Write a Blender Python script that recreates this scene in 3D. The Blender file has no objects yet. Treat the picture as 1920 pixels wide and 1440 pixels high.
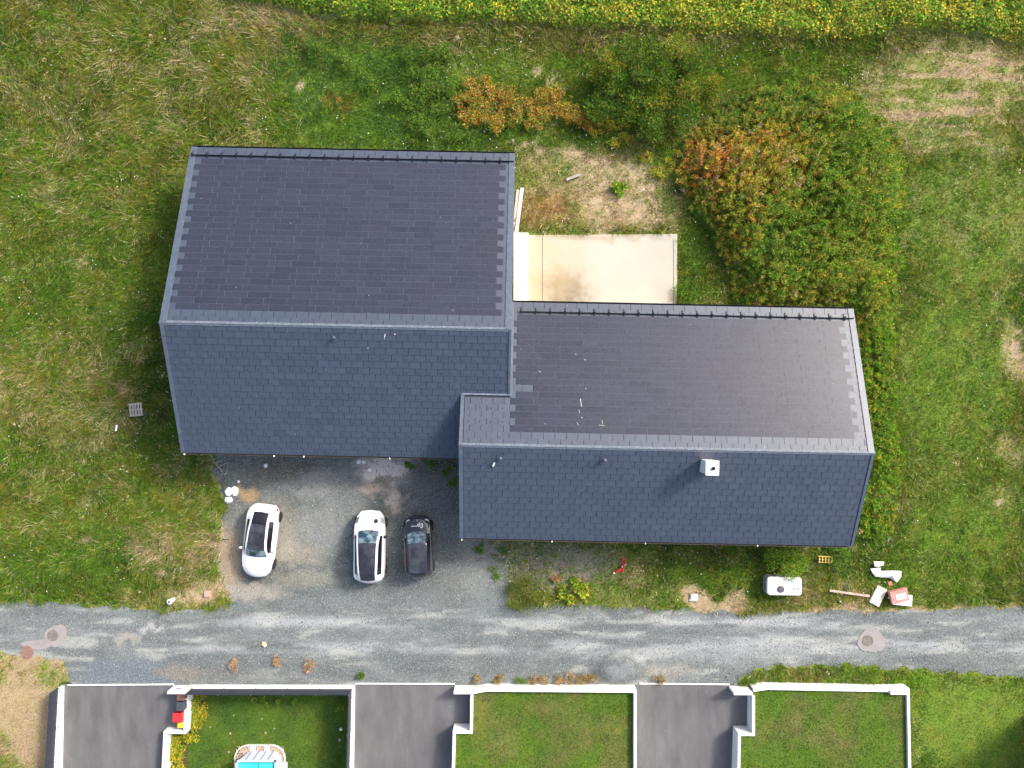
import bpy, bmesh, math, random
import numpy as np
from mathutils import Vector, Matrix
from mathutils.bvhtree import BVHTree

random.seed(7)
rng = np.random.default_rng(11)
scene = bpy.context.scene
COL = scene.collection

# ------------------------------------------------------------------ camera
FPX, CAMH = 1331.0, 42.0
TILT = math.atan(20.0 / FPX)
cam_d = bpy.data.cameras.new('camera')
cam = bpy.data.objects.new('camera', cam_d)
COL.objects.link(cam)
cam.location = (0, 0, CAMH)
cam.rotation_euler = (TILT, 0, 0)
cam_d.sensor_width = 36.0
cam_d.lens = 36.0 * FPX / 1920.0
cam_d.clip_end = 2000.0
scene.camera = cam

# ------------------------------------------------------------------ sky, sun, exposure
SUN_EL, SUN_AZ = math.radians(36), math.radians(55.6)
world = bpy.data.worlds.new('World')
scene.world = world
world.use_nodes = True
nt = world.node_tree
sky = nt.nodes.new('ShaderNodeTexSky')
sky.sky_type = 'NISHITA'
sky.sun_disc = False
sky.sun_elevation = SUN_EL
sky.sun_rotation = SUN_AZ
sky.air_density = 0.9
sky.dust_density = 5.0
sky.ozone_density = 0.6
bg = nt.nodes['Background']
bg.inputs['Strength'].default_value = 0.15
nt.links.new(sky.outputs['Color'], bg.inputs['Color'])
sun_d = bpy.data.lights.new('sun', 'SUN')
sun_d.energy = 1.95
sun_d.angle = math.radians(9.0)
sun_d.color = (1.0, 0.965, 0.92)
sun = bpy.data.objects.new('sun', sun_d)
COL.objects.link(sun)
SDIR = Vector((math.sin(SUN_AZ) * math.cos(SUN_EL), math.cos(SUN_AZ) * math.cos(SUN_EL), math.sin(SUN_EL)))
sun.rotation_euler = SDIR.to_track_quat('Z', 'Y').to_euler()
sun.location = SDIR * 80
scene.view_settings.view_transform = 'Standard'
scene.view_settings.look = 'None'
scene.view_settings.gamma = 1.0
scene.view_settings.exposure = 0.93
try:
    scene.cycles.max_bounces = 6
    scene.cycles.use_denoising = True
except Exception:
    pass

# ------------------------------------------------------------------ pixel -> ground
CT, ST = math.cos(TILT), math.sin(TILT)
def P(px, py, z=0.0):
    dx = (px - 960.0) / FPX
    dy = -(py - 720.0) / FPX
    wy = CT * dy + ST
    wz = ST * dy - CT
    k = (CAMH - z) / -wz
    return dx * k, wy * k
def P3(px, py, z=0.0):
    x, y = P(px, py, z)
    return Vector((x, y, z))
def topx(x, y):                       # ground point -> pixel (arrays welcome)
    rx, ry, rz = x, y, -CAMH
    cy = CT * ry + ST * rz
    cz = -ST * ry + CT * rz
    return 960 + FPX * rx / -cz, 720 - FPX * cy / -cz

# ------------------------------------------------------------------ noise
def vnoise(x, y, seed=0):
    xi = np.floor(x).astype(np.int64); yi = np.floor(y).astype(np.int64)
    xf = x - xi; yf = y - yi
    def h(a, b):
        n = (a * 374761393 + b * 668265263 + seed * 974634777) & 0xFFFFFFFF
        n = ((n ^ (n >> 13)) * 1274126177) & 0xFFFFFFFF
        n = n ^ (n >> 16)
        return (n & 0xFFFF) / 65535.0
    u = xf * xf * (3 - 2 * xf); v = yf * yf * (3 - 2 * yf)
    return (h(xi, yi) * (1 - u) + h(xi + 1, yi) * u) * (1 - v) + (h(xi, yi + 1) * (1 - u) + h(xi + 1, yi + 1) * u) * v
def fbm(x, y, sc, seed=0, octv=3):
    s = 0; a = 1; t = 0
    x = np.asarray(x, float) * sc; y = np.asarray(y, float) * sc
    for i in range(octv):
        s = s + a * vnoise(x, y, seed + i * 17); t += a
        x = x * 2.03 + 5.1; y = y * 2.03 + 1.7; a *= 0.5
    return s / t                      # 0..1
def sstep(a, b, x):
    t = np.clip((x - a) / (b - a), 0, 1)
    return t * t * (3 - 2 * t)
def inpoly(px, py, poly):
    px = np.asarray(px, float); py = np.asarray(py, float)
    r = np.zeros(np.broadcast(px, py).shape, bool)
    n = len(poly); j = n - 1
    for i in range(n):
        xi, yi = poly[i]; xj, yj = poly[j]
        if yi != yj:
            c = ((yi > py) != (yj > py)) & (px < (xj - xi) * (py - yi) / (yj - yi) + xi)
            r ^= c
        j = i
    return r

# ------------------------------------------------------------------ object helpers
def tag(o, label, cat, group=None):
    o['label'] = label; o['category'] = cat
    if group: o['group'] = group
    return o
def empty(name, loc, rz=0.0):
    o = bpy.data.objects.new(name, None)
    COL.objects.link(o); o.location = loc; o.rotation_euler = (0, 0, rz)
    return o
def thing(name, label, cat, loc=(0, 0, 0), rz=0.0, group=None):
    return tag(empty(name, loc, rz), label, cat, group)
def link(name, mesh, parent=None, mw=None):
    o = bpy.data.objects.new(name, mesh)
    COL.objects.link(o)
    if parent: o.parent = parent
    if mw is not None: o.matrix_local = mw
    return o
def struct(o):
    o['kind'] = 'structure'; return o
def stuff(o):
    o['kind'] = 'stuff'; return o

class MB:
    def __init__(s): s.v = []; s.f = []
    def add(s, verts, faces):
        k = len(s.v); s.v += [tuple(p) for p in verts]; s.f += [tuple(i + k for i in f) for f in faces]; return s
    def box(s, c, size, m=None, taper=1.0):
        x, y, z = size[0] / 2, size[1] / 2, size[2] / 2
        vs = [(-x, -y, -z), (x, -y, -z), (x, y, -z), (-x, y, -z)] + [(a * taper, b * taper, z) for a, b in ((-x, -y), (x, -y), (x, y), (-x, y))]
        M = Matrix.Translation(c) @ (m if m is not None else Matrix.Identity(4))
        return s.add([M @ Vector(p) for p in vs], [(3, 2, 1, 0), (4, 5, 6, 7), (0, 1, 5, 4), (1, 2, 6, 5), (2, 3, 7, 6), (3, 0, 4, 7)])
    def prism(s, poly, z0, z1):          # poly ccw list of (x,y); z1 may be list
        n = len(poly)
        za = z0 if isinstance(z0, (list, tuple)) else [z0] * n
        zb = z1 if isinstance(z1, (list, tuple)) else [z1] * n
        vs = [(p[0], p[1], za[i]) for i, p in enumerate(poly)] + [(p[0], p[1], zb[i]) for i, p in enumerate(poly)]
        fs = [tuple(range(n - 1, -1, -1)), tuple(range(n, 2 * n))] + [(i, (i + 1) % n, n + (i + 1) % n, n + i) for i in range(n)]
        return s.add(vs, fs)
    def tube(s, pts, r, n=8, r2=None):
        pts = [Vector(p) for p in pts]; vs = []; fs = []
        m = len(pts)
        for i, p in enumerate(pts):
            d = (pts[min(i + 1, m - 1)] - pts[max(i - 1, 0)]).normalized()
            a = d.orthogonal().normalized() if abs(d.z) > 0.95 else d.cross(Vector((0, 0, 1))).normalized()
            b = d.cross(a)
            rr = r if r2 is None else r + (r2 - r) * i / (m - 1)
            vs += [p + a * rr * math.cos(2 * math.pi * k / n) + b * rr * math.sin(2 * math.pi * k / n) for k in range(n)]
        for i in range(m - 1):
            for k in range(n):
                fs.append((i * n + k, i * n + (k + 1) % n, (i + 1) * n + (k + 1) % n, (i + 1) * n + k))
        fs += [tuple(range(n - 1, -1, -1)), tuple(range((m - 1) * n, m * n))]
        return s.add(vs, fs)
    def lathe(s, prof, n=20, c=(0, 0, 0)):   # prof list of (r,z)
        vs = []; fs = []
        for r, z in prof:
            vs += [(c[0] + r * math.cos(2 * math.pi * k / n), c[1] + r * math.sin(2 * math.pi * k / n), c[2] + z) for k in range(n)]
        for i in range(len(prof) - 1):
            for k in range(n):
                fs.append((i * n + k, i * n + (k + 1) % n, (i + 1) * n + (k + 1) % n, (i + 1) * n + k))
        fs.append(tuple(range(n - 1, -1, -1))); fs.append(tuple(range((len(prof) - 1) * n, len(prof) * n)))
        return s.add(vs, fs)
    def mesh(s, name, mat, smooth=False, bevel=0.0):
        me = bpy.data.meshes.new(name)
        me.from_pydata(s.v, [], s.f); me.update()
        bm = bmesh.new(); bm.from_mesh(me)
        bmesh.ops.recalc_face_normals(bm, faces=bm.faces)
        if bevel > 0:
            bmesh.ops.bevel(bm, geom=[e for e in bm.edges], offset=bevel, segments=2, affect='EDGES', profile=0.6)
        bm.to_mesh(me); bm.free()
        if mat: me.materials.append(mat)
        if smooth:
            for p in me.polygons: p.use_smooth = True
        return me
    def build(s, name, mat, parent=None, smooth=False, bevel=0.0, mw=None):
        return link(name, s.mesh(name, mat, smooth, bevel), parent, mw)

def np_mesh(name, V, F, col=None, mat=None):
    """V (n,3), F (m,k) index array, col (n,3) linear"""
    me = bpy.data.meshes.new(name)
    V = np.ascontiguousarray(V, np.float32); F = np.ascontiguousarray(F, np.int32)
    m, k = F.shape
    me.vertices.add(len(V)); me.vertices.foreach_set('co', V.ravel())
    me.loops.add(m * k); me.loops.foreach_set('vertex_index', F.ravel())
    me.polygons.add(m)
    me.polygons.foreach_set('loop_start', np.arange(0, m * k, k, dtype=np.int32))
    try: me.polygons.foreach_set('loop_total', np.full(m, k, np.int32))
    except Exception: pass
    if col is not None:
        at = me.attributes.new('Col', 'FLOAT_COLOR', 'POINT')
        c4 = np.ones((len(V), 4), np.float32); c4[:, :3] = col
        at.data.foreach_set('color', c4.ravel())
    me.update(calc_edges=True)
    if mat: me.materials.append(mat)
    return me

# ------------------------------------------------------------------ materials
def nodes_of(name):
    m = bpy.data.materials.new(name); m.use_nodes = True
    return m, m.node_tree, m.node_tree.nodes['Principled BSDF']
def N(t, typ, **kw):
    n = t.nodes.new(typ)
    for k, v in kw.items():
        if hasattr(n, k): setattr(n, k, v)
        else: n.inputs[k].default_value = v
    return n
def mixc(t, fac, a, b, mode='MIX'):
    n = t.nodes.new('ShaderNodeMix'); n.data_type = 'RGBA'; n.blend_type = mode
    for sock, val in ((n.inputs[0], fac), (n.inputs[6], a), (n.inputs[7], b)):
        if isinstance(val, bpy.types.NodeSocket): t.links.new(val, sock)
        elif isinstance(val, (int, float)): sock.default_value = val
        else: sock.default_value = (*val, 1) if len(val) == 3 else val
    return n.outputs[2]
def maprange(t, val, a, b, c, d):
    n = t.nodes.new('ShaderNodeMapRange'); t.links.new(val, n.inputs[0])
    for i, x in enumerate((a, b, c, d)): n.inputs[i + 1].default_value = x
    return n.outputs[0]
def noise_out(t, vec, scale, detail=3.0, rough=0.55):
    n = N(t, 'ShaderNodeTexNoise'); n.inputs['Scale'].default_value = scale
    n.inputs['Detail'].default_value = detail; n.inputs['Roughness'].default_value = rough
    t.links.new(vec, n.inputs['Vector'])
    return n.outputs['Fac']
def bumped(t, b, height, strength, dist):
    n = N(t, 'ShaderNodeBump'); n.inputs['Strength'].default_value = strength; n.inputs['Distance'].default_value = dist
    t.links.new(height, n.inputs['Height']); t.links.new(n.outputs['Normal'], b.inputs['Normal'])
def basic(name, col, rough=0.7, var=0.18, scale=4.0, dirt_or_sheen=None, dirt_or_sheen_amt=0.4, dirt_or_sheen_scale=1.2, bump=0.0, metal=0.0, spec=0.4, coat=0.0):
    m, t, b = nodes_of(name)
    pos = N(t, 'ShaderNodeNewGeometry').outputs['Position']
    f = noise_out(t, pos, scale, 4)
    c = mixc(t, maprange(t, f, 0.3, 0.7, 0, 1), tuple(x * (1 - var) for x in col), tuple(min(1, x * (1 + var)) for x in col))
    if dirt_or_sheen:
        d = noise_out(t, pos, dirt_or_sheen_scale, 5, 0.65)
        c = mixc(t, maprange(t, d, 0.45, 0.75, 0, dirt_or_sheen_amt), c, dirt_or_sheen)
    t.links.new(c, b.inputs['Base Color'])
    b.inputs['Roughness'].default_value = rough
    b.inputs['Metallic'].default_value = metal
    b.inputs['Specular IOR Level'].default_value = spec
    if coat: b.inputs['Coat Weight'].default_value = coat; b.inputs['Coat Roughness'].default_value = 0.05
    if bump: bumped(t, b, noise_out(t, pos, scale * 12, 3), bump, 0.01)
    return m

def foliage_mat(name, transl=0.36, rough=0.7):
    m, t, b = nodes_of(name)
    a = N(t, 'ShaderNodeVertexColor'); a.layer_name = 'Col'
    t.links.new(a.outputs['Color'], b.inputs['Base Color'])
    b.inputs['Roughness'].default_value = rough
    b.inputs['Specular IOR Level'].default_value = 0.10
    tr = N(t, 'ShaderNodeBsdfTranslucent'); t.links.new(a.outputs['Color'], tr.inputs['Color'])
    mx = N(t, 'ShaderNodeMixShader'); mx.inputs[0].default_value = transl
    out = t.nodes['Material Output']
    t.links.new(b.outputs[0], mx.inputs[1]); t.links.new(tr.outputs[0], mx.inputs[2]); t.links.new(mx.outputs[0], out.inputs['Surface'])
    return m

def vcol_ground(name, fine, speck=0.0, contrast=0.35, bump=0.5, speck_col=(0.6, 0.62, 0.62), rough=0.9, speck_scale=22):
    m, t, b = nodes_of(name)
    a = N(t, 'ShaderNodeVertexColor'); a.layer_name = 'Col'
    pos = N(t, 'ShaderNodeNewGeometry').outputs['Position']
    f = noise_out(t, pos, fine, 5, 0.7)
    g = maprange(t, f, 0.25, 0.75, 1 - contrast, 1 + contrast)
    c = mixc(t, 1.0, a.outputs['Color'], g, 'MULTIPLY')
    if speck:
        v = N(t, 'ShaderNodeTexVoronoi'); v.inputs['Scale'].default_value = speck_scale
        t.links.new(pos, v.inputs['Vector'])
        sep = N(t, 'ShaderNodeSeparateColor'); t.links.new(v.outputs['Color'], sep.inputs[0])
        k = maprange(t, sep.outputs[0], 0.80, 1.0, 0, speck)
        c = mixc(t, k, c, speck_col)
        k2 = maprange(t, sep.outputs[1], 0.72, 1.0, 0, speck * 0.7)
        c = mixc(t, k2, c, (0.10, 0.105, 0.105))
    t.links.new(c, b.inputs['Base Color'])
    b.inputs['Roughness'].default_value = rough
    b.inputs['Specular IOR Level'].default_value = 0.2
    bumped(t, b, f, bump, 0.05)
    return m

def slate_mat(name, col, rough=0.42, spread=0.22, spec=0.5):
    m, t, b = nodes_of(name)
    oi = N(t, 'ShaderNodeObjectInfo'); ge = N(t, 'ShaderNodeNewGeometry')
    ad = N(t, 'ShaderNodeMath', operation='ADD'); t.links.new(oi.outputs['Random'], ad.inputs[0]); t.links.new(ge.outputs['Random Per Island'], ad.inputs[1])
    fr = N(t, 'ShaderNodeMath', operation='FRACT'); t.links.new(ad.outputs[0], fr.inputs[0])
    pos = ge.outputs['Position']
    big = noise_out(t, pos, 0.35, 3)
    fine = noise_out(t, pos, 7.0, 5, 0.65)
    c = mixc(t, fr.outputs[0], tuple(x * (1 - spread) for x in col), tuple(x * (1 + spread) for x in col))
    warm = (col[0] * 1.12, col[1] * 0.99, col[2] * 0.99)
    c = mixc(t, maprange(t, big, 0.4, 0.62, 0, 0.75), c, warm)
    c = mixc(t, maprange(t, fine, 0.5, 0.8, 0, 0.3), c, tuple(x * 1.6 for x in col))
    sp = noise_out(t, pos, 9.0, 2, 0.5)
    c = mixc(t, maprange(t, sp, 0.755, 0.79, 0, 0.6), c, (0.55, 0.57, 0.58))
    t.links.new(c, b.inputs['Base Color'])
    r = maprange(t, fine, 0.3, 0.7, rough - 0.06, rough + 0.1)
    t.links.new(r, b.inputs['Roughness'])
    b.inputs['Specular IOR Level'].default_value = spec
    bumped(t, b, fine, 0.12, 0.01)
    return m

M = {}
M['slate'] = slate_mat('slate', (0.043, 0.061, 0.091), 0.47, 0.12, 0.85)
M['pv'] = slate_mat('solar_glass', (0.030, 0.036, 0.056), 0.30, 0.14, 0.5)
M['deck'] = basic('roof_underlay', (0.022, 0.027, 0.038), 0.7, 0.1)
M['flash'] = basic('zinc_flashing', (0.066, 0.088, 0.125), 0.45, 0.08, 2.0, (0.2, 0.23, 0.27), 0.3, 3.5, spec=.8)
M['ridge'] = basic('ridge_metal', (0.115, 0.145, 0.185), 0.5, 0.12, 3.0, (0.5, 0.52, 0.53), 0.35, 9.0)
M['pvedge'] = basic('tile_edge', (0.105, 0.11, 0.128), 0.5, 0.05)
M['gutter_dark'] = basic('gutter_dark', (0.02, 0.022, 0.026), 0.4)
M['gutter_brown'] = basic('gutter_zinc', (0.16, 0.135, 0.115), 0.45, 0.2, 3.0, metal=0.2)
M['render'] = basic('wall_render', (0.62, 0.6, 0.56), 0.9, 0.06, 2.0, (0.4, 0.38, 0.34), 0.3, 0.8, bump=0.1)
M['white'] = basic('white_render', (0.80, 0.80, 0.79), 0.85, 0.04, 2.0, (0.55, 0.54, 0.51), 0.55, 1.6, bump=0.1)
M['whitep'] = basic('white_plastic', (0.8, 0.8, 0.8), 0.4, 0.03)
M['black'] = basic('black_plastic', (0.012, 0.013, 0.016), 0.45)
M['dark'] = basic('dark_metal', (0.03, 0.033, 0.04), 0.4)
M['fence'] = basic('anthracite_fence', (0.028, 0.034, 0.052), 0.5, 0.12, 3.0)
M['concrete'] = basic('concrete', (0.50, 0.46, 0.40), 0.9, 0.1, 2.5, (0.3, 0.26, 0.2), 0.4, 0.7, bump=0.15)
M['conc_patch'] = basic('concrete_collar', (0.30, 0.28, 0.27), 0.9, 0.1, 2.5, (0.26, 0.24, 0.22), 0.4, 1.5, bump=0.15)
M['iron'] = basic('cast_iron', (0.19, 0.165, 0.145), 0.8, 0.3, 9.0, (0.16, 0.15, 0.13), 0.6, 4.0)
M['rustiron'] = basic('rusty_iron', (0.26, 0.15, 0.11), 0.8, 0.25, 9.0, (0.17, 0.15, 0.13), 0.6, 4.0)
M['wood'] = basic('weathered_wood', (0.50, 0.40, 0.31), 0.85, 0.2, 6.0, (0.25, 0.2, 0.16), 0.4, 5.0)
M['palewood'] = basic('pale_board', (0.68, 0.58, 0.52), 0.85, 0.1, 5.0, (0.4, 0.33, 0.29), 0.35, 4.0)
M['greywood'] = basic('grey_wood', (0.36, 0.32, 0.29), 0.9, 0.25, 7.0)
M['foliage'] = foliage_mat('foliage')
M['leaf'] = foliage_mat('leaves', 0.32, 0.6)
M['ground'] = vcol_ground('soil_and_turf', 9.0, 0.0, 0.45, 0.6)
M['gravel'] = vcol_ground('gravel', 20.0, 0.5, 0.30, 0.5, speck_scale=34)
M['stone'] = foliage_mat('gravel_stone', 0.0, 0.85)
M['lawn'] = vcol_ground('lawn_soil', 12.0, 0.0, 0.4, 0.6)

# ================================================================== LAND ZONES (in photograph pixels at ground level)
CLS = {  # base colours, linear
    'G': (0.112, 0.230, 0.022), 'D': (0.048, 0.102, 0.016), 'B': (0.185, 0.345, 0.026), 'L': (0.085, 0.195, 0.036),
    'O': (0.285, 0.280, 0.044), 'S': (0.66, 0.55, 0.31), 'T': (0.54, 0.40, 0.25), 'R': (0.56, 0.215, 0.045),
    'Y': (0.52, 0.43, 0.04), 'N': (0.19, 0.125, 0.065)}
KEYS = list(CLS)
CARR = np.array([CLS[k] for k in KEYS])
def wv(**kw):
    a = np.zeros(len(KEYS))
    for k, v in kw.items(): a[KEYS.index(k)] = v
    return a / a.sum()
# cx, cy, rx, ry, class weights, strength, height (m) or None
ZONES = [
    # the open meadow on the left
    (150, 540, 260, 130, wv(G=5, D=2, B=2, O=2, S=.5), .7, .34),
    (330, 160, 270, 125, wv(O=5, S=3, G=3.4, B=1.4, D=.5), .85, .6),
    (480, 45, 110, 40, wv(T=2, S=2.5, O=3, G=1.5), .7, .55),
    (60, 130, 120, 90, wv(G=3.6, O=4, S=1.6, B=1, D=.6), .7, .5),
    (130, 740, 220, 100, wv(O=4.4, S=2.6, T=1, G=2.6, B=1, D=.4), .8, .45),
    (120, 900, 220, 90, wv(G=3.6, B=2.2, O=3, S=1.1, D=.9), .6, .4),
    (200, 1060, 220, 70, wv(L=1.6, G=4, D=2, B=2, O=1), .75, .36),
    (330, 1030, 80, 60, wv(T=2.5, S=2.2, O=2.5, G=1.2), .7, .4),
    (375, 1115, 60, 22, wv(T=4, S=2, O=1, G=.6), .8, .12),
    (310, 1130, 90, 16, wv(G=3, O=2, T=1.5), .7, .2),
    (280, 930, 60, 50, wv(Y=.5, O=3, B=2, G=3), .6, .4),
    (300, 470, 40, 200, wv(G=4, D=3, O=1.5, N=.4), .7, .32),
    (315, 760, 45, 120, wv(D=3.5, G=4, L=1, N=.5), .75, .4),
    (370, 880, 70, 40, wv(G=3, D=2, T=1.4, O=2, N=.8), .7, .3),
    (340, 930, 90, 70, wv(B=2, O=3, G=2.5, S=.8), .5, .35),
    # strip below the crop and the lush bank behind the house
    (1000, 75, 520, 40, wv(O=4, N=1, G=2.5, S=1, T=.7, D=1), .85, .6),
    (1560, 85, 200, 26, wv(G=3, O=3.2, N=1, D=1, S=.6), .85, .5),
    (1720, 95, 150, 22, wv(G=3, D=2, O=3), .8, .5),
    (660, 170, 150, 110, wv(L=5, G=2.6, B=2.6, D=.8), .92, .25),
    (800, 250, 190, 50, wv(L=3, G=4, D=2, B=1), .85, .28),
    (780, 150, 90, 50, wv(L=3, D=2.5, G=3), .7, .35),
    (930, 120, 120, 32, wv(B=3.5, G=3, O=1.5, S=.6), .85, .3),
    (1100, 150, 100, 40, wv(G=4, B=2, O=1.2, L=1), .7, .3),
    (1440, 130, 180, 40, wv(G=3.5, B=2.5, O=3, D=.8), .8, .4),
    (630, 190, 40, 26, wv(O=3, R=.7, G=2, N=.7), .6, .35),
    (1060, 240, 120, 40, wv(G=4, B=1.5, L=1.6, O=1), .7, .28),
    # bare, strawy patch beyond the terrace
    (1110, 350, 150, 70, wv(S=3, T=1.6, O=1.6, G=1.5, N=.5), .9, .16),
    (1010, 320, 55, 45, wv(G=3.2, L=1, O=2, S=1, T=.8), .7, .2),
    (1030, 390, 55, 26, wv(R=1, N=1.8, T=1.6, O=1.5, G=.8), .85, .22),
    (1160, 410, 90, 26, wv(T=1.6, S=2.6, N=.9, O=1.2), .7, .14),
    (1250, 310, 40, 40, wv(B=2.5, G=3, Y=.5, O=1), .7, .3),
    (1290, 480, 40, 90, wv(G=3.5, D=2.5, B=1.4, O=1), .85, .3),
    # the right meadow
    (1790, 160, 170, 80, wv(S=3, T=1.4, O=2, G=1.8), .9, .15),
    (1720, 215, 60, 70, wv(G=2.5, O=2, S=1.6, B=.8), .6, .18),
    (1800, 270, 120, 26, wv(S=2, T=1, G=2, O=1.8), .6, .16),
    (1810, 420, 130, 130, wv(G=4.2, B=2.2, D=.9, O=2, S=.5), .85, .17),
    (1790, 700, 120, 180, wv(G=4.6, B=2.8, D=.8, O=2.1, S=.25), .88, .17),
    (1906, 665, 18, 56, wv(S=3, T=2, O=1.6, G=1.4), .8, .1),
    (1895, 850, 26, 34, wv(S=1.6, T=1.2, G=2, O=2), .7, .12),
    (1860, 940, 26, 30, wv(S=1.6, T=1.6, G=1.4, O=1), .7, .1),
    (1800, 1000, 130, 110, wv(G=4.4, B=2.6, D=.8, O=2), .85, .18),
    (1890, 400, 40, 200, wv(G=3, O=3, S=.8, B=1.5), .6, .17),
    (1645, 800, 48, 230, wv(B=2.6, G=3.6, Y=.5, O=2, D=1.3), .92, .4),
    (1650, 960, 50, 60, wv(G=3.6, B=2, O=1.6, S=.7, T=.6), .8, .3),
    # the weedy verge between house and road
    (1500, 1070, 260, 60, wv(G=4, D=1.6, B=1.6, O=2, S=.7, L=.8), .85, .34),
    (1590, 1120, 120, 30, wv(O=4, S=1.8, Y=.8, G=2, T=1), .85, .36),
    (1290, 1050, 90, 36, wv(D=3, N=1.5, G=2, O=1.6), .8, .26),
    (1330, 1090, 100, 30, wv(G=3.6, B=1.6, D=1, O=1.4), .7, .3),
    (1120, 1050, 120, 40, wv(N=2, O=2.4, G=2, D=1, T=.8), .85, .14),
    (1180, 1120, 150, 22, wv(G=3, O=2, B=1.4, T=1, S=.5), .8, .22),
    (1300, 1118, 34, 24, wv(T=4, S=2, O=1), .92, .08),
    (1370, 1130, 40, 16, wv(S=3, T=2, G=1), .7, .1),
    (1690, 1090, 70, 60, wv(G=3.6, B=2.4, O=1.8, D=1), .8, .26),
    (1700, 1145, 260, 10, wv(T=3, S=1.6, O=1.6, R=.3), .8, .12),
    (60, 1330, 90, 130, wv(T=4.5, S=2, O=1, G=.5, N=.8), .97, .09),
    (95, 1270, 34, 22, wv(G=3, B=1, O=2, T=1.5), .8, .14),
    (1560, 1268, 170, 26, wv(G=4, B=2, D=1, O=1.6, N=.6, T=.6), .9, .3),
    (1720, 1300, 60, 60, wv(G=4, B=3, D=1, Y=.3), .85, .22),
    (1840, 1370, 130, 110, wv(G=4.6, B=2, O=2, D=.6), .92, .08),
]
BASEW = wv(G=3.6, O=3.2, B=1.8, D=.9, S=1.0)
def blob(px, py, cx, cy, rx, ry, soft=.6):
    d = np.sqrt(((px - cx) / rx) ** 2 + ((py - cy) / ry) ** 2)
    return np.clip((1.0 + soft * .5 - d) / soft, 0, 1)
def field(px, py):
    n = len(px)
    W = np.tile(BASEW, (n, 1)); Hh = np.full(n, .42)
    qx = px + 60 * (fbm(px, py, 1 / 70, 3) - .5); qy = py + 50 * (fbm(px, py, 1 / 70, 9) - .5)
    qx = qx + 26 * (fbm(px, py, 1 / 16, 4) - .5); qy = qy + 20 * (fbm(px, py, 1 / 16, 10) - .5)
    for cx, cy, rx, ry, w, s, h in ZONES:
        m = blob(qx, qy, cx, cy, rx, ry) * s
        i = m > 0
        if not i.any(): continue
        mi = m[i][:, None]
        W[i] = W[i] * (1 - mi) + w * mi
        if h is not None: Hh[i] = Hh[i] * (1 - m[i]) + h * m[i]
    m = blob(qx, qy, 1810, 185, 180, 90) * .75
    sk = sstep(.44, .60, fbm(px * .16 + 9 * fbm(px, py, 1 / 60, 44), py * 1.5, 1 / 14, 45, 3))
    mS = (m * sk)[:, None]; W = W * (1 - mS) + wv(S=4, T=1.6, O=.6) * mS
    mG = (m * (1 - sk) * .8)[:, None]; W = W * (1 - mG) + wv(G=3, O=2.4, B=1, S=.8) * mG
    return W, Hh
def clump(W, px, py, k=3.2):
    R = W.copy()
    for j in range(len(KEYS)):
        nz = .6 * fbm(px, py, 1 / 26, 40 + j * 3, 2) + .4 * fbm(px, py, 1 / 9, 90 + j * 5, 2)
        R[:, j] = R[:, j] * np.exp(k * 2 * (nz - .5))
    return R / R.sum(1, keepdims=True)

# gravel: road and forecourt
RT = np.array([(-400, 1116), (0, 1122), (120, 1130), (220, 1136), (300, 1143), (400, 1141), (440, 1128), (700, 1110), (900, 1118), (950, 1134), (1010, 1136), (1050, 1130), (1100, 1134), (1300, 1143), (1400, 1148), (1500, 1146), (1700, 1142), (1800, 1136), (1920, 1134), (2400, 1128)], float)
RB = np.array([(-400, 1222), (0, 1226), (60, 1232), (118, 1240), (132, 1286), (1385, 1286), (1392, 1266), (1420, 1256), (1500, 1247), (1640, 1251), (1760, 1259), (1830, 1265), (1920, 1270), (2400, 1276)], float)
FORE = [(400, 800), (395, 890), (425, 950), (412, 1000), (402, 1060), (432, 1110), (440, 1150), (960, 1150), (945, 1090), (950, 1040), (925, 1012), (890, 1000), (885, 800)]
def gravel_mask(px, py):
    ex = 26 * (fbm(px, py, 1 / 22, 5) - .5); ey = 22 * (fbm(px, py, 1 / 18, 6) - .5)
    qy = py + ey * .8
    fade = np.where(py > 1270, 0.0, 1.0)
    qy2 = py + ey * .8 * fade
    road = (qy > np.interp(px, RT[:, 0], RT[:, 1])) & (qy2 < np.interp(px + ex * .3 * fade, RB[:, 0], RB[:, 1]))
    fore = inpoly(px + ex, py + ey, FORE)
    return road, fore
TERR = [(960, 436), (1271, 438), (1268, 640), (960, 640)]
CROP = np.array([(-400, -60), (380, -14), (440, 0), (520, 14), (640, 34), (760, 41), (960, 45), (1100, 54), (1250, 59), (1400, 65), (1500, 74), (1600, 73), (1680, 56), (1760, 56), (1850, 70), (1920, 80), (2400, 110)], float)
def crop_mask(px, py):
    return py < np.interp(px, CROP[:, 0], CROP[:, 1]) + 14 * (fbm(px, py, 1 / 30, 8) - .5)
THICK = [(1278, 372), (1262, 330), (1282, 262), (1330, 235), (1380, 185), (1470, 160), (1560, 162), (1625, 195), (1668, 250), (1692, 320), (1700, 390), (1680, 470), (1676, 560), (1670, 640), (1672, 780), (1676, 900), (1664, 1000), (1606, 1012), (1612, 930), (1630, 850), (1600, 700), (1590, 600), (1380, 600), (1364, 520), (1330, 440)]
HOUSE = [[(385, 325), (935, 325), (945, 560), (1540, 605), (1550, 985), (890, 980), (850, 800), (375, 800), (345, 600)]]
PLOTS = [(118, 1287), (1704, 1287), (1708, 1800), (90, 1800)]

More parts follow.
